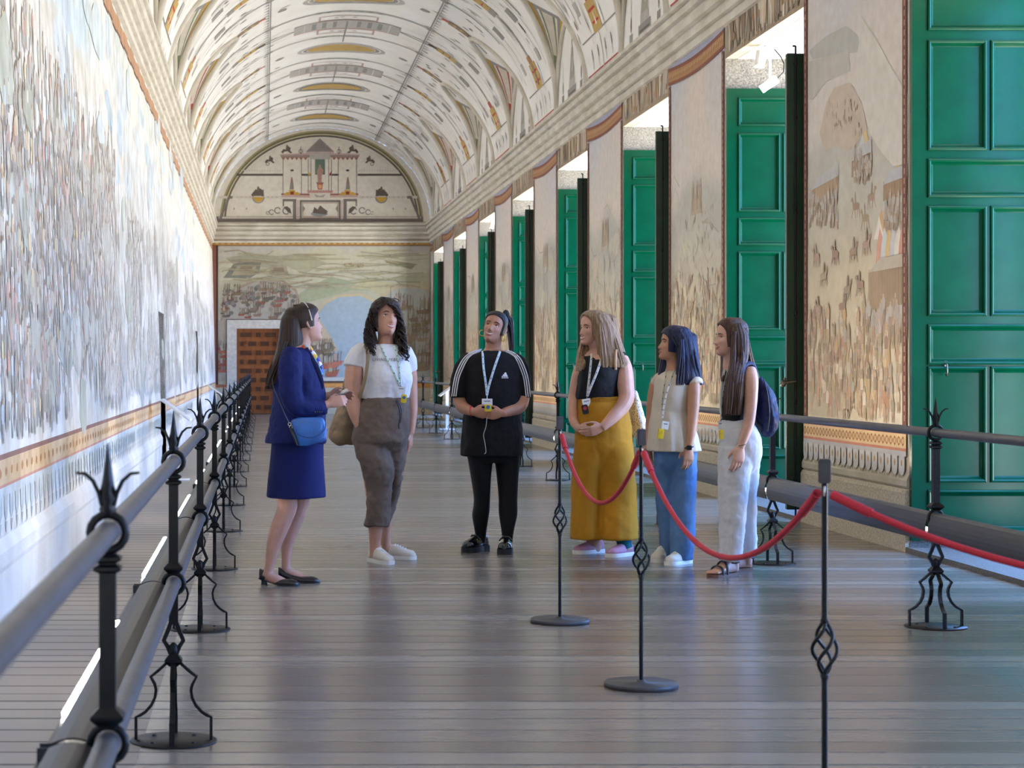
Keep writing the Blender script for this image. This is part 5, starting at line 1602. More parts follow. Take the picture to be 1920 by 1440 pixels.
B.limb(mb, [(640,690,.0,70),(650,860,-.01,56),(660,1020,.03,44),(656,1100,.05,36),(654,1180,.07,27),(653,1225,.07,26),(653,1255,.07,26)]); B.limb(mb, [(740,690,.04,60),(742,860,.1,44),(705,1020,.22,36),(700,1100,.26,30),(703,1170,.29,24),(708,1215,.30,24),(712,1240,.30,24)])
finish(mb, 'body', SK, root, .005, 5)
hB.features(root, 1.0, True, look=(.6, .8))
mb = MB()
B.sil(mb, [(262,640,752,.075),(278,606,790,.10),(305,590,804,.125),(345,590,808,.14),(400,594,826,.175),(440,594,828,.175),(480,586,818,.155),(516,580,812,.15)])
B.limb(mb, [(622,292,0,44),(585,312,0,52),(562,345,-.005,51),(556,368,-.01,50)])
B.limb(mb, [(785,295,.02,40),(808,335,.05,40),(818,385,.07,36)])
finish(mb, 't_shirt', white, root, .007, 3, [(.012, .10), (.007, .04)])
def letters(fig, root, text, size, cx, cy, d, m, name, fit):
    """lettering laid on the cloth, as one mesh"""
    fc = bpy.data.curves.new(name, 'FONT'); fc.body = text; fc.size = size; fc.align_x = 'CENTER'; fc.space_character = 1.2; fc.extrude = .0006
    t_ = bpy.data.objects.new(name, fc); me = bpy.data.meshes.new_from_object(t_)
    bpy.data.objects.remove(t_); bpy.data.curves.remove(fc)
    c = fig.p(cx, cy, d); q = MB(); vs = []
    for v in me.vertices:
        h = lay(fit, c + V3((v.co.x, 0, v.co.y)), .0035 + (v.co.z > 0)*.0012); vs.append(h)
    q.add(vs, [list(p.vertices) for p in me.polygons]); bpy.data.meshes.remove(me)
    return finish(q, name, m, root)
fitB = skinfit([o for o in root.children if o.name.startswith('t_shirt')])
for w_, x_ in (('LIVING', 676), ('MY', 722), ('BEST', 762)): letters(B, root, w_, .027, x_, 340, -.15, cloth((128, 122, 128)), 'lettering', fitB)
mb = MB()
B.sil(mb, [(508,584,812,.155),(530,578,816,.16),(580,566,816,.17),(640,554,814,.178),(700,546,808,.178),(730,552,800,.15),(760,575,785,.09)])
B.sil(mb, [(700,552,705,.12,-.02),(760,560,722,.125,-.03),(820,582,736,.12,-.04),(880,602,737,.11,-.03),(950,612,732,.10,.0),(1040,612,724,.09,.03),(1100,606,716,.085,.05),(1108,606,714,.084,.05)])
B.sil(mb, [(700,670,802,.12,.03),(780,695,797,.115,.06),(850,708,786,.105,.1),(900,716,778,.10,.14),(950,712,767,.09,.18),(1020,700,748,.085,.22),(1085,690,724,.08,.25),(1104,690,718,.08,.26)])
finish(mb, 'trousers', linen, root, .008, 3, [(.026, .10), (.013, .04)])
mb = MB(); mb.tube([B.p(*q) for q in cr([(752,525,-.17),(766,560,-.175),(770,600,-.18),(764,640,-.18),(768,655,-.18)], 5)], .005, 6); mb.tube([B.p(*q) for q in cr([(760,525,-.17),(776,570,-.175),(772,630,-.18)], 5)], .004, 6)
finish(mb, 'drawstring', M['black_plastic'], root)
mb = MB(); hB.cap(mb, .018, side=64, top=.072, low=-.07, wob=.06)
B.sil(mb, [(95,638,676,.06,.04),(150,620,658,.075,.04),(200,610,654,.08,.03),(250,606,664,.08,.01),(290,612,666,.07,-.02),(318,630,664,.04,-.05)], dome=26, fold=(.12, 9, 0, 1), n=44)
B.sil(mb, [(95,735,770,.06,.04),(150,742,782,.075,.04),(200,744,790,.08,.04),(260,742,798,.08,.02),(310,756,802,.06,.0),(350,778,806,.03,-.02)], dome=26, fold=(.12, 9, 1, 1), n=44)
curls(mb, B, [([(650,95,.0),(632,160,-.01),(624,220,-.03),(632,270,-.08),(648,318,-.11)], 60, 24, .055), ([(752,110,.0),(772,170,.0),(778,230,-.03),(784,290,-.07),(796,345,-.09)], 54, 20, .055),
              ([(690,75,-.09),(660,100,-.09),(645,140,-.07)], 14, 10, .02), ([(720,75,-.09),(750,95,-.08),(762,140,-.06)], 14, 10, .02)], .0040, .011, .85)
finish(mb, 'hair', hair_mat((34, 25, 22), (62, 46, 38)), root)
mb = MB()   # glasses pushed up on the head
mb.tube([hB.M @ V3(q) for q in ((-.088,.02,.045),(-.078,-.035,.088),(-.045,-.058,.104),(-.01,-.062,.108),(.01,-.062,.108),(.045,-.058,.104),(.078,-.035,.088),(.088,.02,.045))], .004, 8)
for d in (-1, 1):
    mb.tube([hB.M @ V3((d*.040+.024*math.cos(a), -.064+.012*math.sin(a), .106+.014*math.sin(a))) for a in [PI*i/8 for i in range(16)]], .003, 6, closed=True)
finish(mb, 'sunglasses', M['black_plastic'], root)
cream = cloth((222, 214, 200), .8, .1); wsole = mat('white_rubber', (228, 226, 220), .5)
lace = cloth((236, 234, 230), .8)
shoe(root, B.p(654, 0, .07), 28, .255, .095, 'sneaker', (cream, wsole, lace)); shoe(root, B.p(712, 0, .30), 70, .255, .095, 'sneaker', (cream, wsole, lace))
bag = thing('tote_bag', 'slouchy beige cloth tote bag behind the arm of the woman in the white T-shirt', 'bag', B.p(490, 735, .2))
tote = cloth((158, 138, 114), .95, .25, .35, 160)
mb = MB(); B.sil(mb, [(505,512,556,.03,.16),(540,492,575,.07,.17),(590,466,580,.09,.19),(640,444,585,.10,.2),(690,432,582,.105,.2),(718,446,575,.09,.2),(732,480,550,.05,.2)], fold=(.04, 6, 0, 1))
finish(mb, 'body', tote, bag, .008, 3, [(.035, .14), (.02, .06)])
mb = MB()
mb.tube([B.p(*q) for q in cr([(600,262,.02),(612,272,-.10),(620,320,-.145),(612,400,-.165),(594,470,-.15),(575,520,-.05)], 6)], .016, 8, flat=.3, up=(0,1,0))
mb.tube([B.p(*q) for q in cr([(600,262,.02),(570,300,.10),(530,400,.10),(512,460,.08),(508,515,.06)], 6)], .016, 8, flat=.3, up=(0,1,0))
finish(mb, 'strap', tote, bag)
FIT = skinfit([o for o in PERSON.children if o.name.split('.')[0] in ('t_shirt','trousers','body')])
lanyard(B, 'green and white lanyard with yellow receiver on the woman in the white T-shirt', [(682,268,-.08),(700,310,-.16),(730,370,-.20)], [(742,268,-.08),(760,330,-.17),(768,400,-.20)], (770,455,-.20), (775,475,38,34), (787,515,26,40), (M['yellow_plastic'], M['blue_button']), (206, 226, 220), -.2, tilt=.1, accent=(20,130,90), fit=FIT)

# ------------------------------------------------------------------ woman in black with the striped shirt
Cc = Fig(13.85, 800, 560, 2.25)
base = Cc.g(260, 1072); base.z = 0
root = PERSON = person('woman with a ponytail in a black striped sports shirt and black leggings', base)
SK = skin_mat((186, 134, 108)); black = cloth((20, 20, 24), .85, .2); legg = cloth((15, 15, 18), .8, .2)
hC = Head(Cc.p(286, 124), -20, 16, 12, 1.0)
mb = MB(); hC.skin(mb, .9)
Cc.limb(mb, [(284,165,.01,34),(280,205,.02,33),(275,240,.03,44)])
Cc.sil(mb, [(216,245,315,.06),(240,200,360,.09),(330,185,375,.12),(480,180,375,.13),(640,185,380,.14)], ex=2)
Cc.limb(mb, [(142,380,0,26),(138,420,-.0,27),(150,455,-.05,27),(172,468,-.12,23),(196,478,-.19,17)])
Cc.limb(mb, [(404,380,0,28),(402,425,-.02,31),(390,455,-.07,29),(355,472,-.13,25),(318,484,-.2,17)])
hand(mb, Cc.p(196,478,-.195), (1,-.12,-.14), (.1,-.2,1), .55, .95, palm=(0,1,0))
hand(mb, Cc.p(318,484,-.205), (-1,-.12,-.1), (-.1,-.2,1), .55, .95, palm=(0,1,0))
Cc.limb(mb, [(228,620,.0,46),(232,760,.02,32),(230,900,.06,22),(229,960,.09,18),(230,1030,.12,16),(231,1052,.12,18)]); Cc.limb(mb, [(335,620,.0,46),(342,760,.0,34),(342,900,.01,22),(341,960,.02,18),(340,1030,.02,16),(339,1055,.02,18)])
finish(mb, 'body', SK, root, .005, 5)
hC.features(root, 1.0, True, look=(-.7, .6), brow=(22, 16, 14), lip=(160, 92, 84))
mb = MB()
Cc.sil(mb, [(220,238,325,.07),(236,190,368,.10),(262,166,392,.13),(330,164,396,.155),(400,162,396,.165),(480,156,398,.17),(560,150,402,.178),(620,146,404,.18),(662,144,400,.182)], fold=(.02, 5, 1))
Cc.limb(mb, [(192,246,0,30),(156,285,0,37),(140,340,-.005,38),(134,395,-.01,35),(133,416,-.01,34)])
Cc.limb(mb, [(362,246,0,30),(392,285,0,37),(402,340,-.005,38),(408,395,-.01,34),(409,418,-.01,33)])
finish(mb, 'sports_shirt', black, root, .007, 3, [(.016, .13), (.008, .05)])
mb = MB()
fitC = skinfit([o for o in root.children if o.name.startswith('sports_shirt')])
for q in range(3):
    o_ = q*9
    mb.tube([lay(fitC, Cc.p(*x), .002) for x in cr([(232-o_*.4,214+o_*.55,-.045),(190-o_*.2,226+o_*.8,-.06),(158+o_*.5,250+o_*.8,-.056),(134+o_*.95,290+o_*.4,-.048-.004*q),(117+o_,340,-.046-.007*q),(106+o_*.95,412,-.04-.008*q)], 6)], .0042, 6)
    mb.tube([lay(fitC, Cc.p(*x), .002) for x in cr([(330+o_*.3,216+o_*.5,-.045),(366+o_*.1,228+o_*.8,-.06),(394-o_*.6,252+o_*.8,-.056),(414-o_*.95,292+o_*.4,-.048-.004*q),(428-o_,340,-.046-.007*q),(437-o_*.95,414,-.04-.008*q)], 6)], .0042, 6)
finish(mb, 'stripe', mat('white_stripe', (232, 232, 236), .7), root)
mb = MB()   # emblem on the chest
fitC = skinfit([o for o in root.children if o.name.startswith('sports_shirt')])
LX = lambda x, y: lay(fitC, Cc.p(330 + x, 322 + y, -.168), .004)
for x0, h in ((-13, 6), (-4, 13), (5, 20)):
    a = [(x0-1, 9), (x0+7, 9), (x0+7-h*.55, 9-h*.0-h), (x0-1-h*.1, 9-h+4)]
    mb.add([LX(x0, 8), LX(x0+8, 8), LX(x0+8-h*.45, 8-h), LX(x0+1-h*.45, 8-h+4)], [(0,1,2,3)])
for i in range(6): mb.add([LX(-14+i*5, 14), LX(-10+i*5, 14), LX(-10+i*5, 10.5), LX(-14+i*5, 10.5)], [(0,1,2,3)])
for v in range(len(mb.v)): mb.v[v] = tuple(mb.v[v])
finish(mb, 'emblem', mat('white_emblem', (226, 226, 232), .7), root)
mb = MB()
Cc.sil(mb, [(600,170,396,.15),(660,170,394,.15),(690,178,390,.14)])
Cc.sil(mb, [(640,168,284,.13),(700,178,276,.12),(760,188,270,.105),(840,199,267,.09,.04),(880,197,266,.09,.06),(915,192,262,.085,.08),(960,199,255,.07,.1),(1000,206,250,.058,.12),(1030,208,248,.055,.12)])
Cc.sil(mb, [(640,280,398,.13),(700,290,391,.12),(760,297,386,.105),(840,304,382,.09),(880,304,382,.09),(915,306,381,.085),(960,313,371,.07),(1000,318,364,.058),(1032,320,362,.055)])
finish(mb, 'leggings', legg, root, .007, 4)
mb = MB(); hC.cap(mb, .008, side=62, top=.070, low=-.05)
Cc.sil(mb, [(72,318,350,.03,.09),(84,312,362,.05,.10),(105,326,367,.05,.11),(150,340,368,.045,.11),(200,346,369,.04,.10),(232,352,364,.02,.10)], dome=26, fold=(.06, 8, 0, 1))
strands(mb, Cc, [([(340,90,.08),(358,150,.09),(356,230,.08)], 12, 9, .03)], .005, 5)
finish(mb, 'hair', hair_mat((20, 17, 18), (40, 36, 44)), root)
mb = MB()
mb.tube([hC.M @ V3((-.078, .004 + .0*a, -.052) ) + V3((.020*math.cos(a), 0, .020*math.sin(a))) for a in [PI*i/10 for i in range(20)]], .0035, 8, closed=True)
mb.tube([hC.M @ V3((.080, .006, -.055)) + V3((.012*math.cos(a), 0, .024*math.sin(a))) for a in [PI*i/10 for i in range(20)]], .0045, 8, closed=True)
finish(mb, 'earring', M['gold'], root)
mb = MB(); mb.tube([Cc.p(280,232,.02) + V3((.062*math.cos(a), .060*math.sin(a), .008*math.sin(a))) for a in [PI*i/14 for i in range(28)]], .0035, 6, closed=True)
finish(mb, 'choker', M['black_plastic'], root)
mb = MB(); mb.tube([Cc.p(188,474,-.175) + V3((.010*math.cos(a), .026*math.cos(a), .033*math.sin(a))) for a in [PI*i/10 for i in range(20)]], .0055, 8, closed=True)
finish(mb, 'bracelet', mat('red_cord', (190, 36, 40), .5), root)
mb = MB(); mb.tube([Cc.p(*x) for x in cr([(254,500,-.235),(250,540,-.22),(240,575,-.215),(246,610,-.21),(250,645,-.21),(244,655,-.21)], 5)], .0028, 6)
finish(mb, 'earphone_cable', mat('pale_cable', (186, 186, 176), .5), root)
blk2 = mat('black_patent', (22, 22, 26), .18, coat=.5); blks = mat('black_rubber', (24, 24, 26), .6)
shoe(root, Cc.p(232, 0, .12), -42, .26, .10, 'loafer', (blk2, blks)); shoe(root, Cc.p(338, 0, .02), -12, .26, .10, 'loafer', (blk2, blks))
FIT = skinfit([o for o in PERSON.children if o.name.split('.')[0] in ('sports_shirt','body')])
lanyard(Cc, 'white printed lanyard with yellow receiver held by the woman in the striped sports shirt', [(236,222,-.09),(240,290,-.17),(250,360,-.185)], [(310,222,-.09),(286,290,-.17),(262,370,-.185)], (254,408,-.19), (255,438,44,32), (258,461,28,30,-.225), (M['yellow_plastic'], M['blue_button']), (206, 222, 232), -.2, fit=FIT)

# ------------------------------------------------------------------ woman in mustard trousers
D = Fig(13.7, 800, 560, 2.25)
base = D.g(745, 1080); base.z = 0
root = PERSON = person('woman with long light brown hair in a black top and wide mustard trousers', base)
SK = skin_mat((212, 164, 144)); mus = cloth((186, 132, 34), .85, .2, .12)
hD = Head(D.p(700, 126), -62, 2, 2, 1.0)
mb = MB(); hD.skin(mb, .6)
D.limb(mb, [(708,170,.0,34),(718,205,.01,34),(728,240,.02,48)])
D.sil(mb, [(216,690,780,.07,.01),(232,668,815,.11,.01),(258,655,830,.14),(330,655,805,.13),(420,650,795,.12),(600,670,820,.11)], ex=2)
D.limb(mb, [(660,268,.08,24),(640,320,.09,27),(624,400,.07,25),(616,470,.03,23),(622,520,-.04,20),(640,548,-.11,16)])
hand(mb, D.p(640,548,-.115), (.9,-.45,-.25), (.2,-.3,1), .35, .95, palm=(.3,.9,0))
D.limb(mb, [(822,250,-.04,28),(834,300,-.08,35),(838,360,-.10,36),(843,415,-.12,34),(825,455,-.14,31),(790,495,-.17,27),(752,533,-.20,20),(738,545,-.205,18)])
hand(mb, D.p(740,543,-.205), (-.93,-.15,-.32), (-.3,-.3,.9), .32, .98, palm=(0,1,-.1))
D.limb(mb, [(700,580,.02,55),(692,800,.03,44),(700,990,.07,34),(708,1030,.11,26),(714,1055,.13,27)]); D.limb(mb, [(790,580,.0,55),(810,800,-.02,46),(828,990,-.08,34),(834,1030,-.09,26),(840,1062,-.09,27)])
D.limb(mb, [(712,1050,.13,28),(690,1062,.10,22)])
finish(mb, 'body', SK, root, .005, 5)
hD.features(root, .8, True, look=(-.4, .2), brow=(84, 62, 44))
mb = MB()
D.sil(mb, [(224,752,836,.07,-.05),(240,665,842,.12),(262,654,840,.142),(300,646,826,.155),(350,638,814,.155),(400,632,809,.145),(422,631,810,.14)], fold=(.015, 6, 0))
finish(mb, 'top', cloth((17, 18, 24), .7, .2), root, .006, 2, [(.012, .08)])
mb = MB()
D.sil(mb, [(412,642,832,.135),(440,638,843,.15),(500,633,856,.168),(560,627,863,.175),(620,624,866,.17),(660,632,858,.15),(720,650,845,.12),(780,700,770,.05)])
D.sil(mb, [(600,626,770,.165,.0),(680,619,756,.155,.01),(760,614,742,.14,.02),(850,611,737,.135,.03),(940,609,736,.138,.03),(1012,608,738,.14,.03)], fold=(.02, 7, 0))
D.sil(mb, [(600,712,866,.168,.0),(680,718,873,.16,-.01),(760,726,879,.15,-.02),(850,729,882,.145,-.01),(940,732,886,.148,-.03),(1014,736,888,.15,-.05)], fold=(.02, 7, 2))
finish(mb, 'trousers', mus, root, .008, 3, [(.014, .16), (.006, .05)])
mb = MB()
for z in (418, 425, 432): 
    D.sil(mb, [(z-3,641,834,.143),(z,639,837,.150),(z+3,641,836,.146)], fold=(.012, 40, z, 1), n=120, cap=False, sub=1)
finish(mb, 'waistband', mus, root)
mb = MB(); hD.cap(mb, .016, side=52, top=.082, low=-.06)
D.sil(mb, [(80,690,772,.05,-.06),(120,704,796,.05,-.07),(160,712,806,.045,-.085),(200,718,816,.045,-.09),(240,724,832,.05,-.10),(268,732,846,.04,-.12),(290,742,838,.02,-.13)], dome=26, fold=(.05, 13, 0, 1), n=52)
D.sil(mb, [(90,740,800,.08,.02),(160,745,815,.08,.03),(230,750,838,.08,.04),(268,765,850,.06,.05)], dome=26, fold=(.05, 13, 0, 1), n=52)
D.sil(mb, [(120,655,690,.03,.06),(180,648,692,.035,.06),(230,636,690,.04,.03),(270,630,682,.04,-.04),(300,632,664,.02,-.08)], dome=26, fold=(.06, 9, 0, 1))
strands(mb, D, [([(735,100,-.10),(742,180,-.13),(752,290,-.145)], 22, 20, .012), ([(775,110,-.09),(800,190,-.12),(825,275,-.15)], 18, 16, .012), ([(664,170,.04),(648,250,-.02),(642,305,-.10)], 12, 14, .015)], .0055, 6)
finish(mb, 'hair', hair_mat((112, 88, 66), (160, 134, 106)), root)
pink = cloth((196, 146, 170), .8, .1)
shoe(root, D.p(716, 0, .13), -60, .25, .092, 'slip', (pink, wsole)); shoe(root, D.p(842, 0, -.09), -50, .25, .092, 'slip', (pink, wsole))
mb = MB(); D.limb(mb, [(828,995,-.08,37),(832,1025,-.09,31),(838,1052,-.09,31)]); finish(mb, 'sock', cloth((24, 104, 118), .85), root)
bag = thing('crochet_bag', 'white crochet shoulder bag behind the elbow of the woman in mustard trousers', 'bag', D.p(895, 600, .05))
def crochet():
    m = mat('crochet_cotton', (222, 212, 192), .9); nt = m.node_tree; N = nt.nodes; L = nt.links
    tc = N.new('ShaderNodeTexCoord'); w = N.new('ShaderNodeTexVoronoi'); w.inputs['Scale'].default_value = 95; mp = N.new('ShaderNodeMapping'); mp.inputs['Scale'].default_value = (1, 1, .8)
    L.new(tc.outputs['Object'], mp.inputs[0]); L.new(mp.outputs[0], w.inputs['Vector'])
    r_ = N.new('ShaderNodeValToRGB'); r_.color_ramp.elements[0].position = .22; r_.color_ramp.elements[0].color = lin((70, 56, 42)) + [1]; r_.color_ramp.elements[1].position = .36; r_.color_ramp.elements[1].color = lin((226, 216, 198)) + [1]
    L.new(w.outputs['Distance'], r_.inputs[0]); L.new(r_.outputs[0], N['Principled BSDF'].inputs['Base Color'])
    b = N.new('ShaderNodeBump'); b.inputs['Strength'].default_value = .6; L.new(w.outputs['Distance'], b.inputs['Height']); L.new(b.outputs[0], N['Principled BSDF'].inputs['Normal'])
    return m
M['crochet'] = crochet()
mb = MB(); D.sil(mb, [(388,862,884,.05,.1),(420,856,894,.09,.11),(470,854,908,.11,.12),(530,860,928,.12,.14),(570,868,937,.11,.14),(592,885,930,.08,.14),(600,900,918,.03,.14)])
finish(mb, 'body', M['crochet'], bag, .007, 3, [(.014, .08)])
FIT = skinfit([o for o in PERSON.children if o.name.split('.')[0] in ('top','body','hair')])
mb = MB(); mb.tube([lay(FIT, D.p(*q), .005) for q in cr([(800,214,-.08),(797,240,-.14),(796,270,-.165),(797,300,-.15)], 6)], .010, 8, flat=.5, up=(0,1,0)); mb.tube([D.p(*q) for q in cr([(800,212,-.03),(836,240,.06),(866,320,.08),(872,395,.05)], 6)], .010, 8, flat=.5)
finish(mb, 'strap', cloth((186, 150, 120), .8), bag)
FIT = skinfit([o for o in PERSON.children if o.name.split('.')[0] in ('top','body','trousers','waistband')])
lanyard(D, 'white printed lanyard with dark receiver on the woman in mustard trousers', [(697,232,-.13),(690,300,-.165),(682,370,-.16)], [(744,232,-.13),(722,300,-.17),(694,370,-.165)], (678,412,-.16), (675,438,36,32), (667,467,26,40,-.19), (M['black_plastic'], M['red_button']), (222, 224, 222), -.2, tilt=-.2, fit=FIT)

# ------------------------------------------------------------------ woman in the cream blouse and jeans
E_ = Fig(13.13, 1180, 580, 2.6656)
base = E_.g(215, 1272); base.z = 0
root = PERSON = person('woman with shoulder-length black hair in a cream blouse and blue jeans', base)
SK = skin_mat((188, 138, 108)); cr_c = cloth((206, 196, 180), .9, .1, .1, 160); jean = cloth((92, 130, 176), .9, .35, .2, 200)
hE = Head(E_.p(222, 174), -86, 9, 0, .96)
mb = MB(); hE.skin(mb, 0)
E_.limb(mb, [(222,230,0,40),(222,275,.01,36),(226,320,.02,52)])
E_.sil(mb, [(310,185,275,.07),(335,160,310,.11),(420,140,290,.13),(540,130,285,.12),(720,140,310,.12)], ex=2)
E_.limb(mb, [(322,345,-.11,30),(322,400,-.14,32),(320,470,-.15,31),(316,540,-.16,28),(308,620,-.18,23),(298,685,-.19,17)])
hand(mb, E_.p(297,690,-.19), (-.05,-.08,-1), (-.95,-.2,0), .32, .95, palm=(.1,.9,0))
E_.limb(mb, [(128,370,.11,26),(112,450,.13,24),(104,550,.14,22),(94,640,.13,17),(88,690,.12,14)])
hand(mb, E_.p(88,690,.12), (.08,-.08,-1), (-.95,-.2,0), .35, .9, palm=(.1,-.9,0))
E_.limb(mb, [(190,700,.04,60),(180,960,.08,36),(185,1180,.14,26),(180,1240,.16,24)]); E_.limb(mb, [(265,700,-.02,62),(270,960,-.03,42),(266,1180,-.05,28),(275,1245,-.05,25)])
finish(mb, 'body', SK, root, .005, 5)
hE.features(root, 0, False, look=(-.3, .7), brow=(26, 20, 18), lip=(166, 104, 94), lw=.021)
mb = MB()
E_.sil(mb, [(308,182,282,.075),(330,148,322,.13),(365,130,322,.155),(440,120,304,.16),(520,110,302,.15)])
E_.sil(mb, [(505,112,302,.15),(530,110,306,.16),(580,105,320,.175),(640,99,338,.19),(708,94,356,.2)], fold=(.045, 12, 0))
E_.limb(mb, [(300,332,-.06,34),(322,348,-.11,37),(332,378,-.135,38)]); E_.limb(mb, [(160,340,.06,34),(136,365,.11,32),(124,400,.13,26)])
finish(mb, 'blouse', cr_c, root, .007, 4, [(.012, .12)])
mb = MB()
E_.sil(mb, [(690,126,334,.14),(740,124,334,.15),(790,140,322,.12),(830,160,305,.07)])
E_.sil(mb, [(720,126,240,.135,.02),(790,130,232,.12,.04),(880,133,222,.11,.06),(980,137,221,.11,.09),(1080,148,216,.105,.12),(1180,156,222,.10,.15),(1215,160,224,.095,.16),(1236,162,226,.09,.16)])
E_.sil(mb, [(720,200,334,.14,-.01),(790,206,332,.13,-.03),(880,208,331,.12,-.04),(980,210,327,.12,-.04),(1080,212,323,.12,-.05),(1180,208,319,.11,-.05),(1225,207,316,.10,-.05),(1250,208,314,.095,-.05)])
finish(mb, 'jeans', jean, root, .008, 3, [(.016, .09), (.008, .04)])
mb = MB(); hE.cap(mb, .017, side=50, top=.060, low=-.06)
E_.sil(mb, [(112,206,306,.05,-.05),(150,222,330,.055,-.07),(200,232,338,.055,-.085),(250,238,344,.055,-.095),(300,236,352,.055,-.105),(340,232,362,.045,-.12),(378,228,372,.02,-.13)], dome=26, fold=(.04, 13, 0, 1), n=52)
E_.sil(mb, [(140,270,334,.09,.0),(220,275,340,.10,.0),(300,280,352,.10,.01),(368,300,366,.07,.02)], dome=26, fold=(.03, 11, 0, 1), n=48)
E_.sil(mb, [(230,160,200,.03,.075),(290,148,196,.035,.08),(340,140,188,.03,.07),(366,138,166,.012,.06)], dome=26, fold=(.05, 8, 0, 1))
strands(mb, E_, [([(262,150,-.12),(262,250,-.15),(250,378,-.155)], 20, 22, .01), ([(310,150,-.10),(325,260,-.14),(345,378,-.14)], 20, 20, .012), ([(215,118,-.05),(226,150,-.085),(246,190,-.105)], 10, 10, .012)], .006, 8)
finish(mb, 'hair', hair_mat((18, 20, 34), (34, 40, 78)), root)
mb = MB(); mb.tube([E_.p(229, 238, -.085) + V3((.010*math.cos(a), .004*math.cos(a), .012*math.sin(a))) for a in [PI*i/8 for i in range(16)]], .002, 6, closed=True); finish(mb, 'earring', M['gold'], root)
shoe(root, E_.p(176, 0, .17), -30, .25, .09, 'sneaker', (cream, wsole, lace)); shoe(root, E_.p(276, 0, -.05), -46, .25, .09, 'sneaker', (cream, wsole, lace))
mb = MB(); mb.tube([E_.p(297, 690, -.19) + V3((.026*math.cos(a), .020*math.sin(a), .004*math.cos(a))) for a in [PI*i/8 for i in range(16)]], .008, 8, closed=True, flat=.6)
mb.bbox(tuple(E_.p(286,704,-.225)), tuple(E_.p(310,680,-.208)), .003); finish(mb, 'watch', M['black_plastic'], root)
FIT = skinfit([o for o in PERSON.children if o.name.split('.')[0] in ('blouse','body')])
lanyard(E_, 'white printed lanyard with yellow receiver on the woman in the cream blouse', [(188,300,-.09),(172,400,-.165),(164,480,-.165)], [(228,300,-.10),(192,400,-.17),(174,480,-.168)], (166,545,-.17), (180,580,34,40), (155,622,32,50,-.2), (M['yellow_plastic'], M['grey_button']), (220, 216, 206), -.2, tilt=.15, accent=(110,110,110), fit=FIT)

# ------------------------------------------------------------------ woman in white trousers with the backpack
G = Fig(12.37, 1180, 580, 2.6656)
base = G.g(505, 1325); base.z = 0
root = PERSON = person('woman with very long straight brown hair in white trousers and black sandals', base)
SK = skin_mat((210, 164, 144)); wp = cloth((198, 199, 204), .9, .06, .2, 160)
hG = Head(G.p(506, 142), -84, 2, 0, .98)
mb = MB(); hG.skin(mb, .6)
G.limb(mb, [(506,205,0,42),(506,250,.01,37),(515,295,.02,52)])
G.sil(mb, [(282,490,580,.07),(310,490,612,.12),(380,488,612,.13),(480,482,580,.115),(560,480,570,.11),(700,480,620,.12)], ex=2)
G.limb(mb, [(600,300,-.12,32),(608,350,-.155,36),(608,420,-.165,34),(604,500,-.17,31),(596,570,-.18,28),(574,640,-.19,23),(556,690,-.195,18)])
hand(mb, G.p(555,692,-.195), (-.2,-.08,-1), (-.95,-.2,.1), .32, .98, palm=(.1,.9,0))
G.limb(mb, [(540,680,-.03,70),(515,950,-.05,48),(520,1180,-.06,36),(520,1240,-.03,27),(522,1275,-.01,26),(524,1305,.0,24)]); G.limb(mb, [(580,680,.04,64),(585,950,.12,40),(590,1160,.21,36),(590,1220,.24,27),(591,1255,.255,25),(591,1272,.26,23)])
def foot(toe, yaw, L):
    ya = math.radians(yaw); f = V3((math.sin(ya), -math.cos(ya), 0)); sd = V3((math.cos(ya), math.sin(ya), 0)); hl = V3(toe) - f*L; rs = []
    for u, w, h in ((0,.03,.05),(.06,.056,.068),(.2,.062,.09),(.35,.066,.092),(.5,.076,.068),(.65,.088,.046),(.78,.09,.036),(.85,.088,.03)):
        rs.append([hl + f*(u*L) + sd*(w/2*math.cos(2*PI*j/14)) + V3((0,0,.016 + h/2 + h/2*math.sin(2*PI*j/14))) for j in range(14)])
    mb.rings(rs)
    for i, (o_, l) in enumerate(((-.030,.16),(-.012,.15),(.004,.135),(.018,.115),(.031,.09))):
        s_ = -1 if yaw < 0 else 1
        a = hl + f*(L*.74) + sd*(o_) + V3((0,0,.032)); b = hl + f*(L*(.84+l)) + sd*(o_*1.1) + V3((0,0,.026))
        mb.tube([a, a.lerp(b, .6) + V3((0,0,.002)), b], [.011,.0095,.008] if i else [.014,.013,.011], 10)
    return hl, f, sd
fa = foot(G.g(410, 1340), -50, .235); fb = foot(G.g(448, 1310), -72, .235)
finish(mb, 'body', SK, root, .005, 4)
hG.features(root, .7, False, look=(-.3, .2), brow=(56, 40, 32))
mb = MB()
G.sil(mb, [(290,505,590,.07),(318,486,606,.135),(360,480,612,.15),(410,474,606,.155),(480,469,584,.14),(558,466,574,.135)])
finish(mb, 'tank_top', cloth((22, 20, 22), .8, .2), root, .006, 2, [(.008, .08)])
mb = MB()
G.sil(mb, [(550,467,604,.14),(600,459,632,.165),(650,455,652,.178),(720,453,654,.172),(780,470,640,.13),(830,500,600,.07)])
G.sil(mb, [(690,452,620,.155,-.02),(800,449,604,.13,-.05),(900,448,592,.12,-.05),(1000,450,580,.12,-.05),(1100,452,571,.12,-.05),(1200,454,563,.12,-.05),(1254,455,560,.12,-.05)], fold=(.02, 6, 0))
G.sil(mb, [(690,500,656,.15,.03),(800,530,646,.125,.07),(900,534,634,.115,.08),(1000,538,629,.115,.14),(1100,543,631,.115,.19),(1190,548,635,.115,.22),(1226,550,637,.115,.23)], fold=(.02, 6, 2))
finish(mb, 'trousers', wp, root, .008, 3, [(.016, .11), (.008, .04)])
mb = MB(); hG.cap(mb, .016, side=56, top=.080, low=-.06)
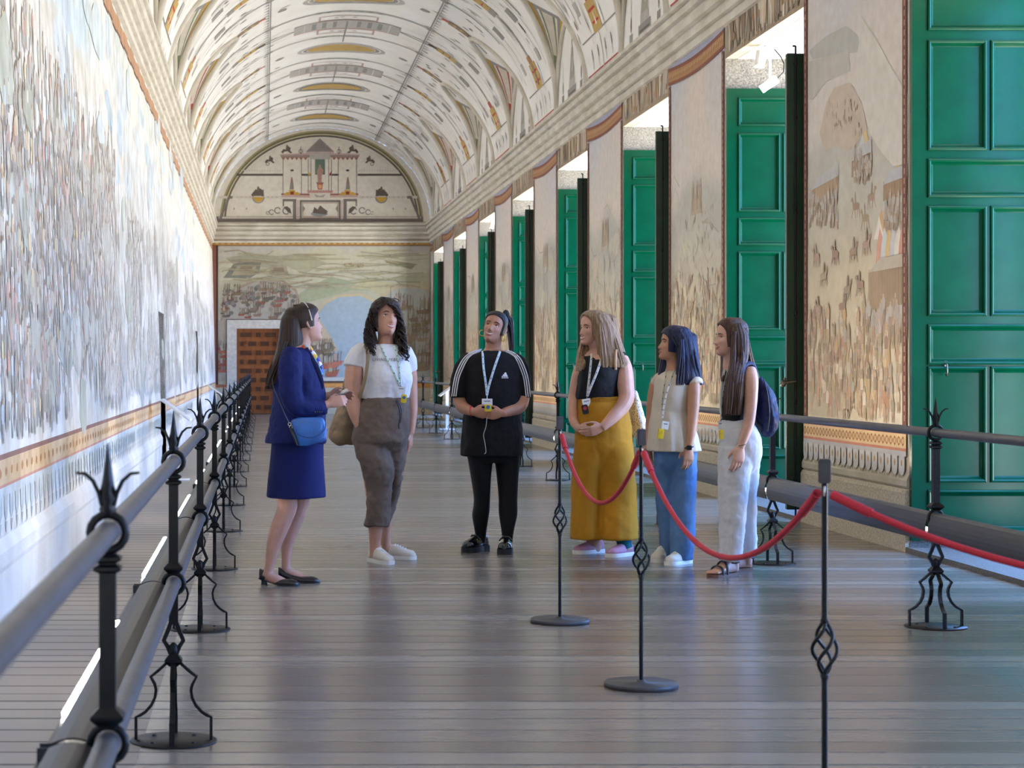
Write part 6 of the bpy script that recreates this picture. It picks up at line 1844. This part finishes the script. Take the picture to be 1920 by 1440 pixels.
G.sil(mb, [(90,500,575,.05,-.05),(130,505,590,.05,-.075),(180,508,594,.045,-.09),(240,506,592,.045,-.10),(290,498,580,.045,-.135),(340,486,574,.04,-.165),(400,478,572,.035,-.175),(460,473,568,.03,-.175),(515,474,560,.018,-.17),(530,480,550,.008,-.165)], dome=26, fold=(.05, 15, 0, 1), n=56)
G.sil(mb, [(110,545,584,.09,.0),(180,548,597,.10,.0),(250,555,614,.10,.02),(300,575,632,.09,.05),(350,605,646,.07,.06),(420,626,656,.05,.05),(480,640,662,.02,.04)], dome=26, fold=(.04, 11, 0, 1), n=48)
G.sil(mb, [(210,464,484,.03,.075),(260,458,482,.03,.07),(320,456,478,.03,.02),(360,458,474,.012,-.05)], dome=26, fold=(.05, 8, 0, 1))
strands(mb, G, [([(525,110,-.12),(520,240,-.15),(505,380,-.20),(492,522,-.195)], 24, 18, .008), ([(560,120,-.11),(562,240,-.14),(550,380,-.20),(538,525,-.19)], 24, 18, .008)], .0055, 9)
finish(mb, 'hair', hair_mat((52, 36, 30), (92, 66, 52)), root)
mb = MB(); mb.tube([G.p(561, 678, -.194) + V3((.026*math.cos(a), .022*math.sin(a), .006*math.cos(a))) for a in [PI*i/8 for i in range(16)]], .003, 6, closed=True); finish(mb, 'bracelet', M['black_plastic'], root)
sblk = mat('sandal_strap', (24, 22, 24), .6); ssole = mat('sandal_sole', (112, 74, 54), .7)
for hl, f, sd in (fa, fb):
    mb = MB(); L_ = .25; rs = []
    for u, w in ((-.02,.03),(.02,.062),(.2,.07),(.4,.072),(.6,.09),(.75,.1),(.9,.088),(1.0,.05),(1.02,.02)):
        rs.append([hl + f*(u*L_) + sd*(w/2*a) + V3((0,0,z)) for a, z in ((1,0),(1,.017),(-1,.017),(-1,0))])
    mb.rings(rs, smooth=False); o = finish(mb, 'sandal', ssole, root)
    mb = MB()
    for u, w, h in ((.70, .098, .056), (.50, .088, .082)):
        mb.tube([hl + f*((u+.0)*L_) + sd*(w/2*math.cos(PI*j/12)) + V3((0,0,.012 + h*math.sin(PI*j/12)**.7)) for j in range(13)], .011, 8, flat=.4, up=(0,0,1))
    mb.tube([hl + f*(.12*L_) + sd*(.040*math.cos(2*PI*j/24)) + f*(.045*math.sin(2*PI*j/24)) + V3((0,0,.085)) for j in range(24)], .009, 8, closed=True)
    q = finish(mb, 'sandal_strap', sblk, root); q.parent = o
bag = thing('backpack', 'dark navy backpack on the back of the woman in white trousers', 'backpack', G.p(675, 640, .02))
nv = cloth((22, 32, 74), .6, .3, .2)
mb = MB(); G.sil(mb, [(340,632,662,.06,.06),(365,624,684,.10,.06),(400,620,702,.13,.06),(450,618,720,.145,.06),(520,620,734,.15,.06),(575,640,735,.14,.06),(612,656,722,.10,.06),(634,668,704,.05,.06)], fold=(.03, 7, 0, 1))
finish(mb, 'body', nv, bag, .008, 3, [(.03, .13), (.016, .05)])
mb = MB()
for d, x in ((-.115, 0), (.1, -14)):
    mb.tube([G.p(*q) for q in cr([(560+x,360,d-.055),(566+x,310,d-.06),(580+x,278,d-.03),(606+x,268,d),(630+x,290,d+.02),(640+x,350,d+.02)], 6)], .016, 8, flat=.45)
finish(mb, 'strap', nv, bag)
mb = MB(); mb.tube([G.p(*q) for q in cr([(672,350,-.05),(690,420,-.115),(700,520,-.14),(690,610,-.10)], 6)], .004, 6); finish(mb, 'drawstring', M['black_plastic'], bag)
FIT = skinfit([o for o in PERSON.children if o.name.split('.')[0] in ('tank_top','body','trousers')])
lanyard(G, 'white printed lanyard with yellow receiver on the woman in white trousers', [(498,300,-.12),(478,370,-.165),(466,450,-.17)], [(476,300,.0),(462,380,-.05),(456,460,-.1)], (460,545,-.16), (456,578,26,38), (458,625,22,50,-.18), (M['yellow_plastic'], M['grey_button']), (218, 220, 218), -.2, accent=(90,100,110), fit=FIT)
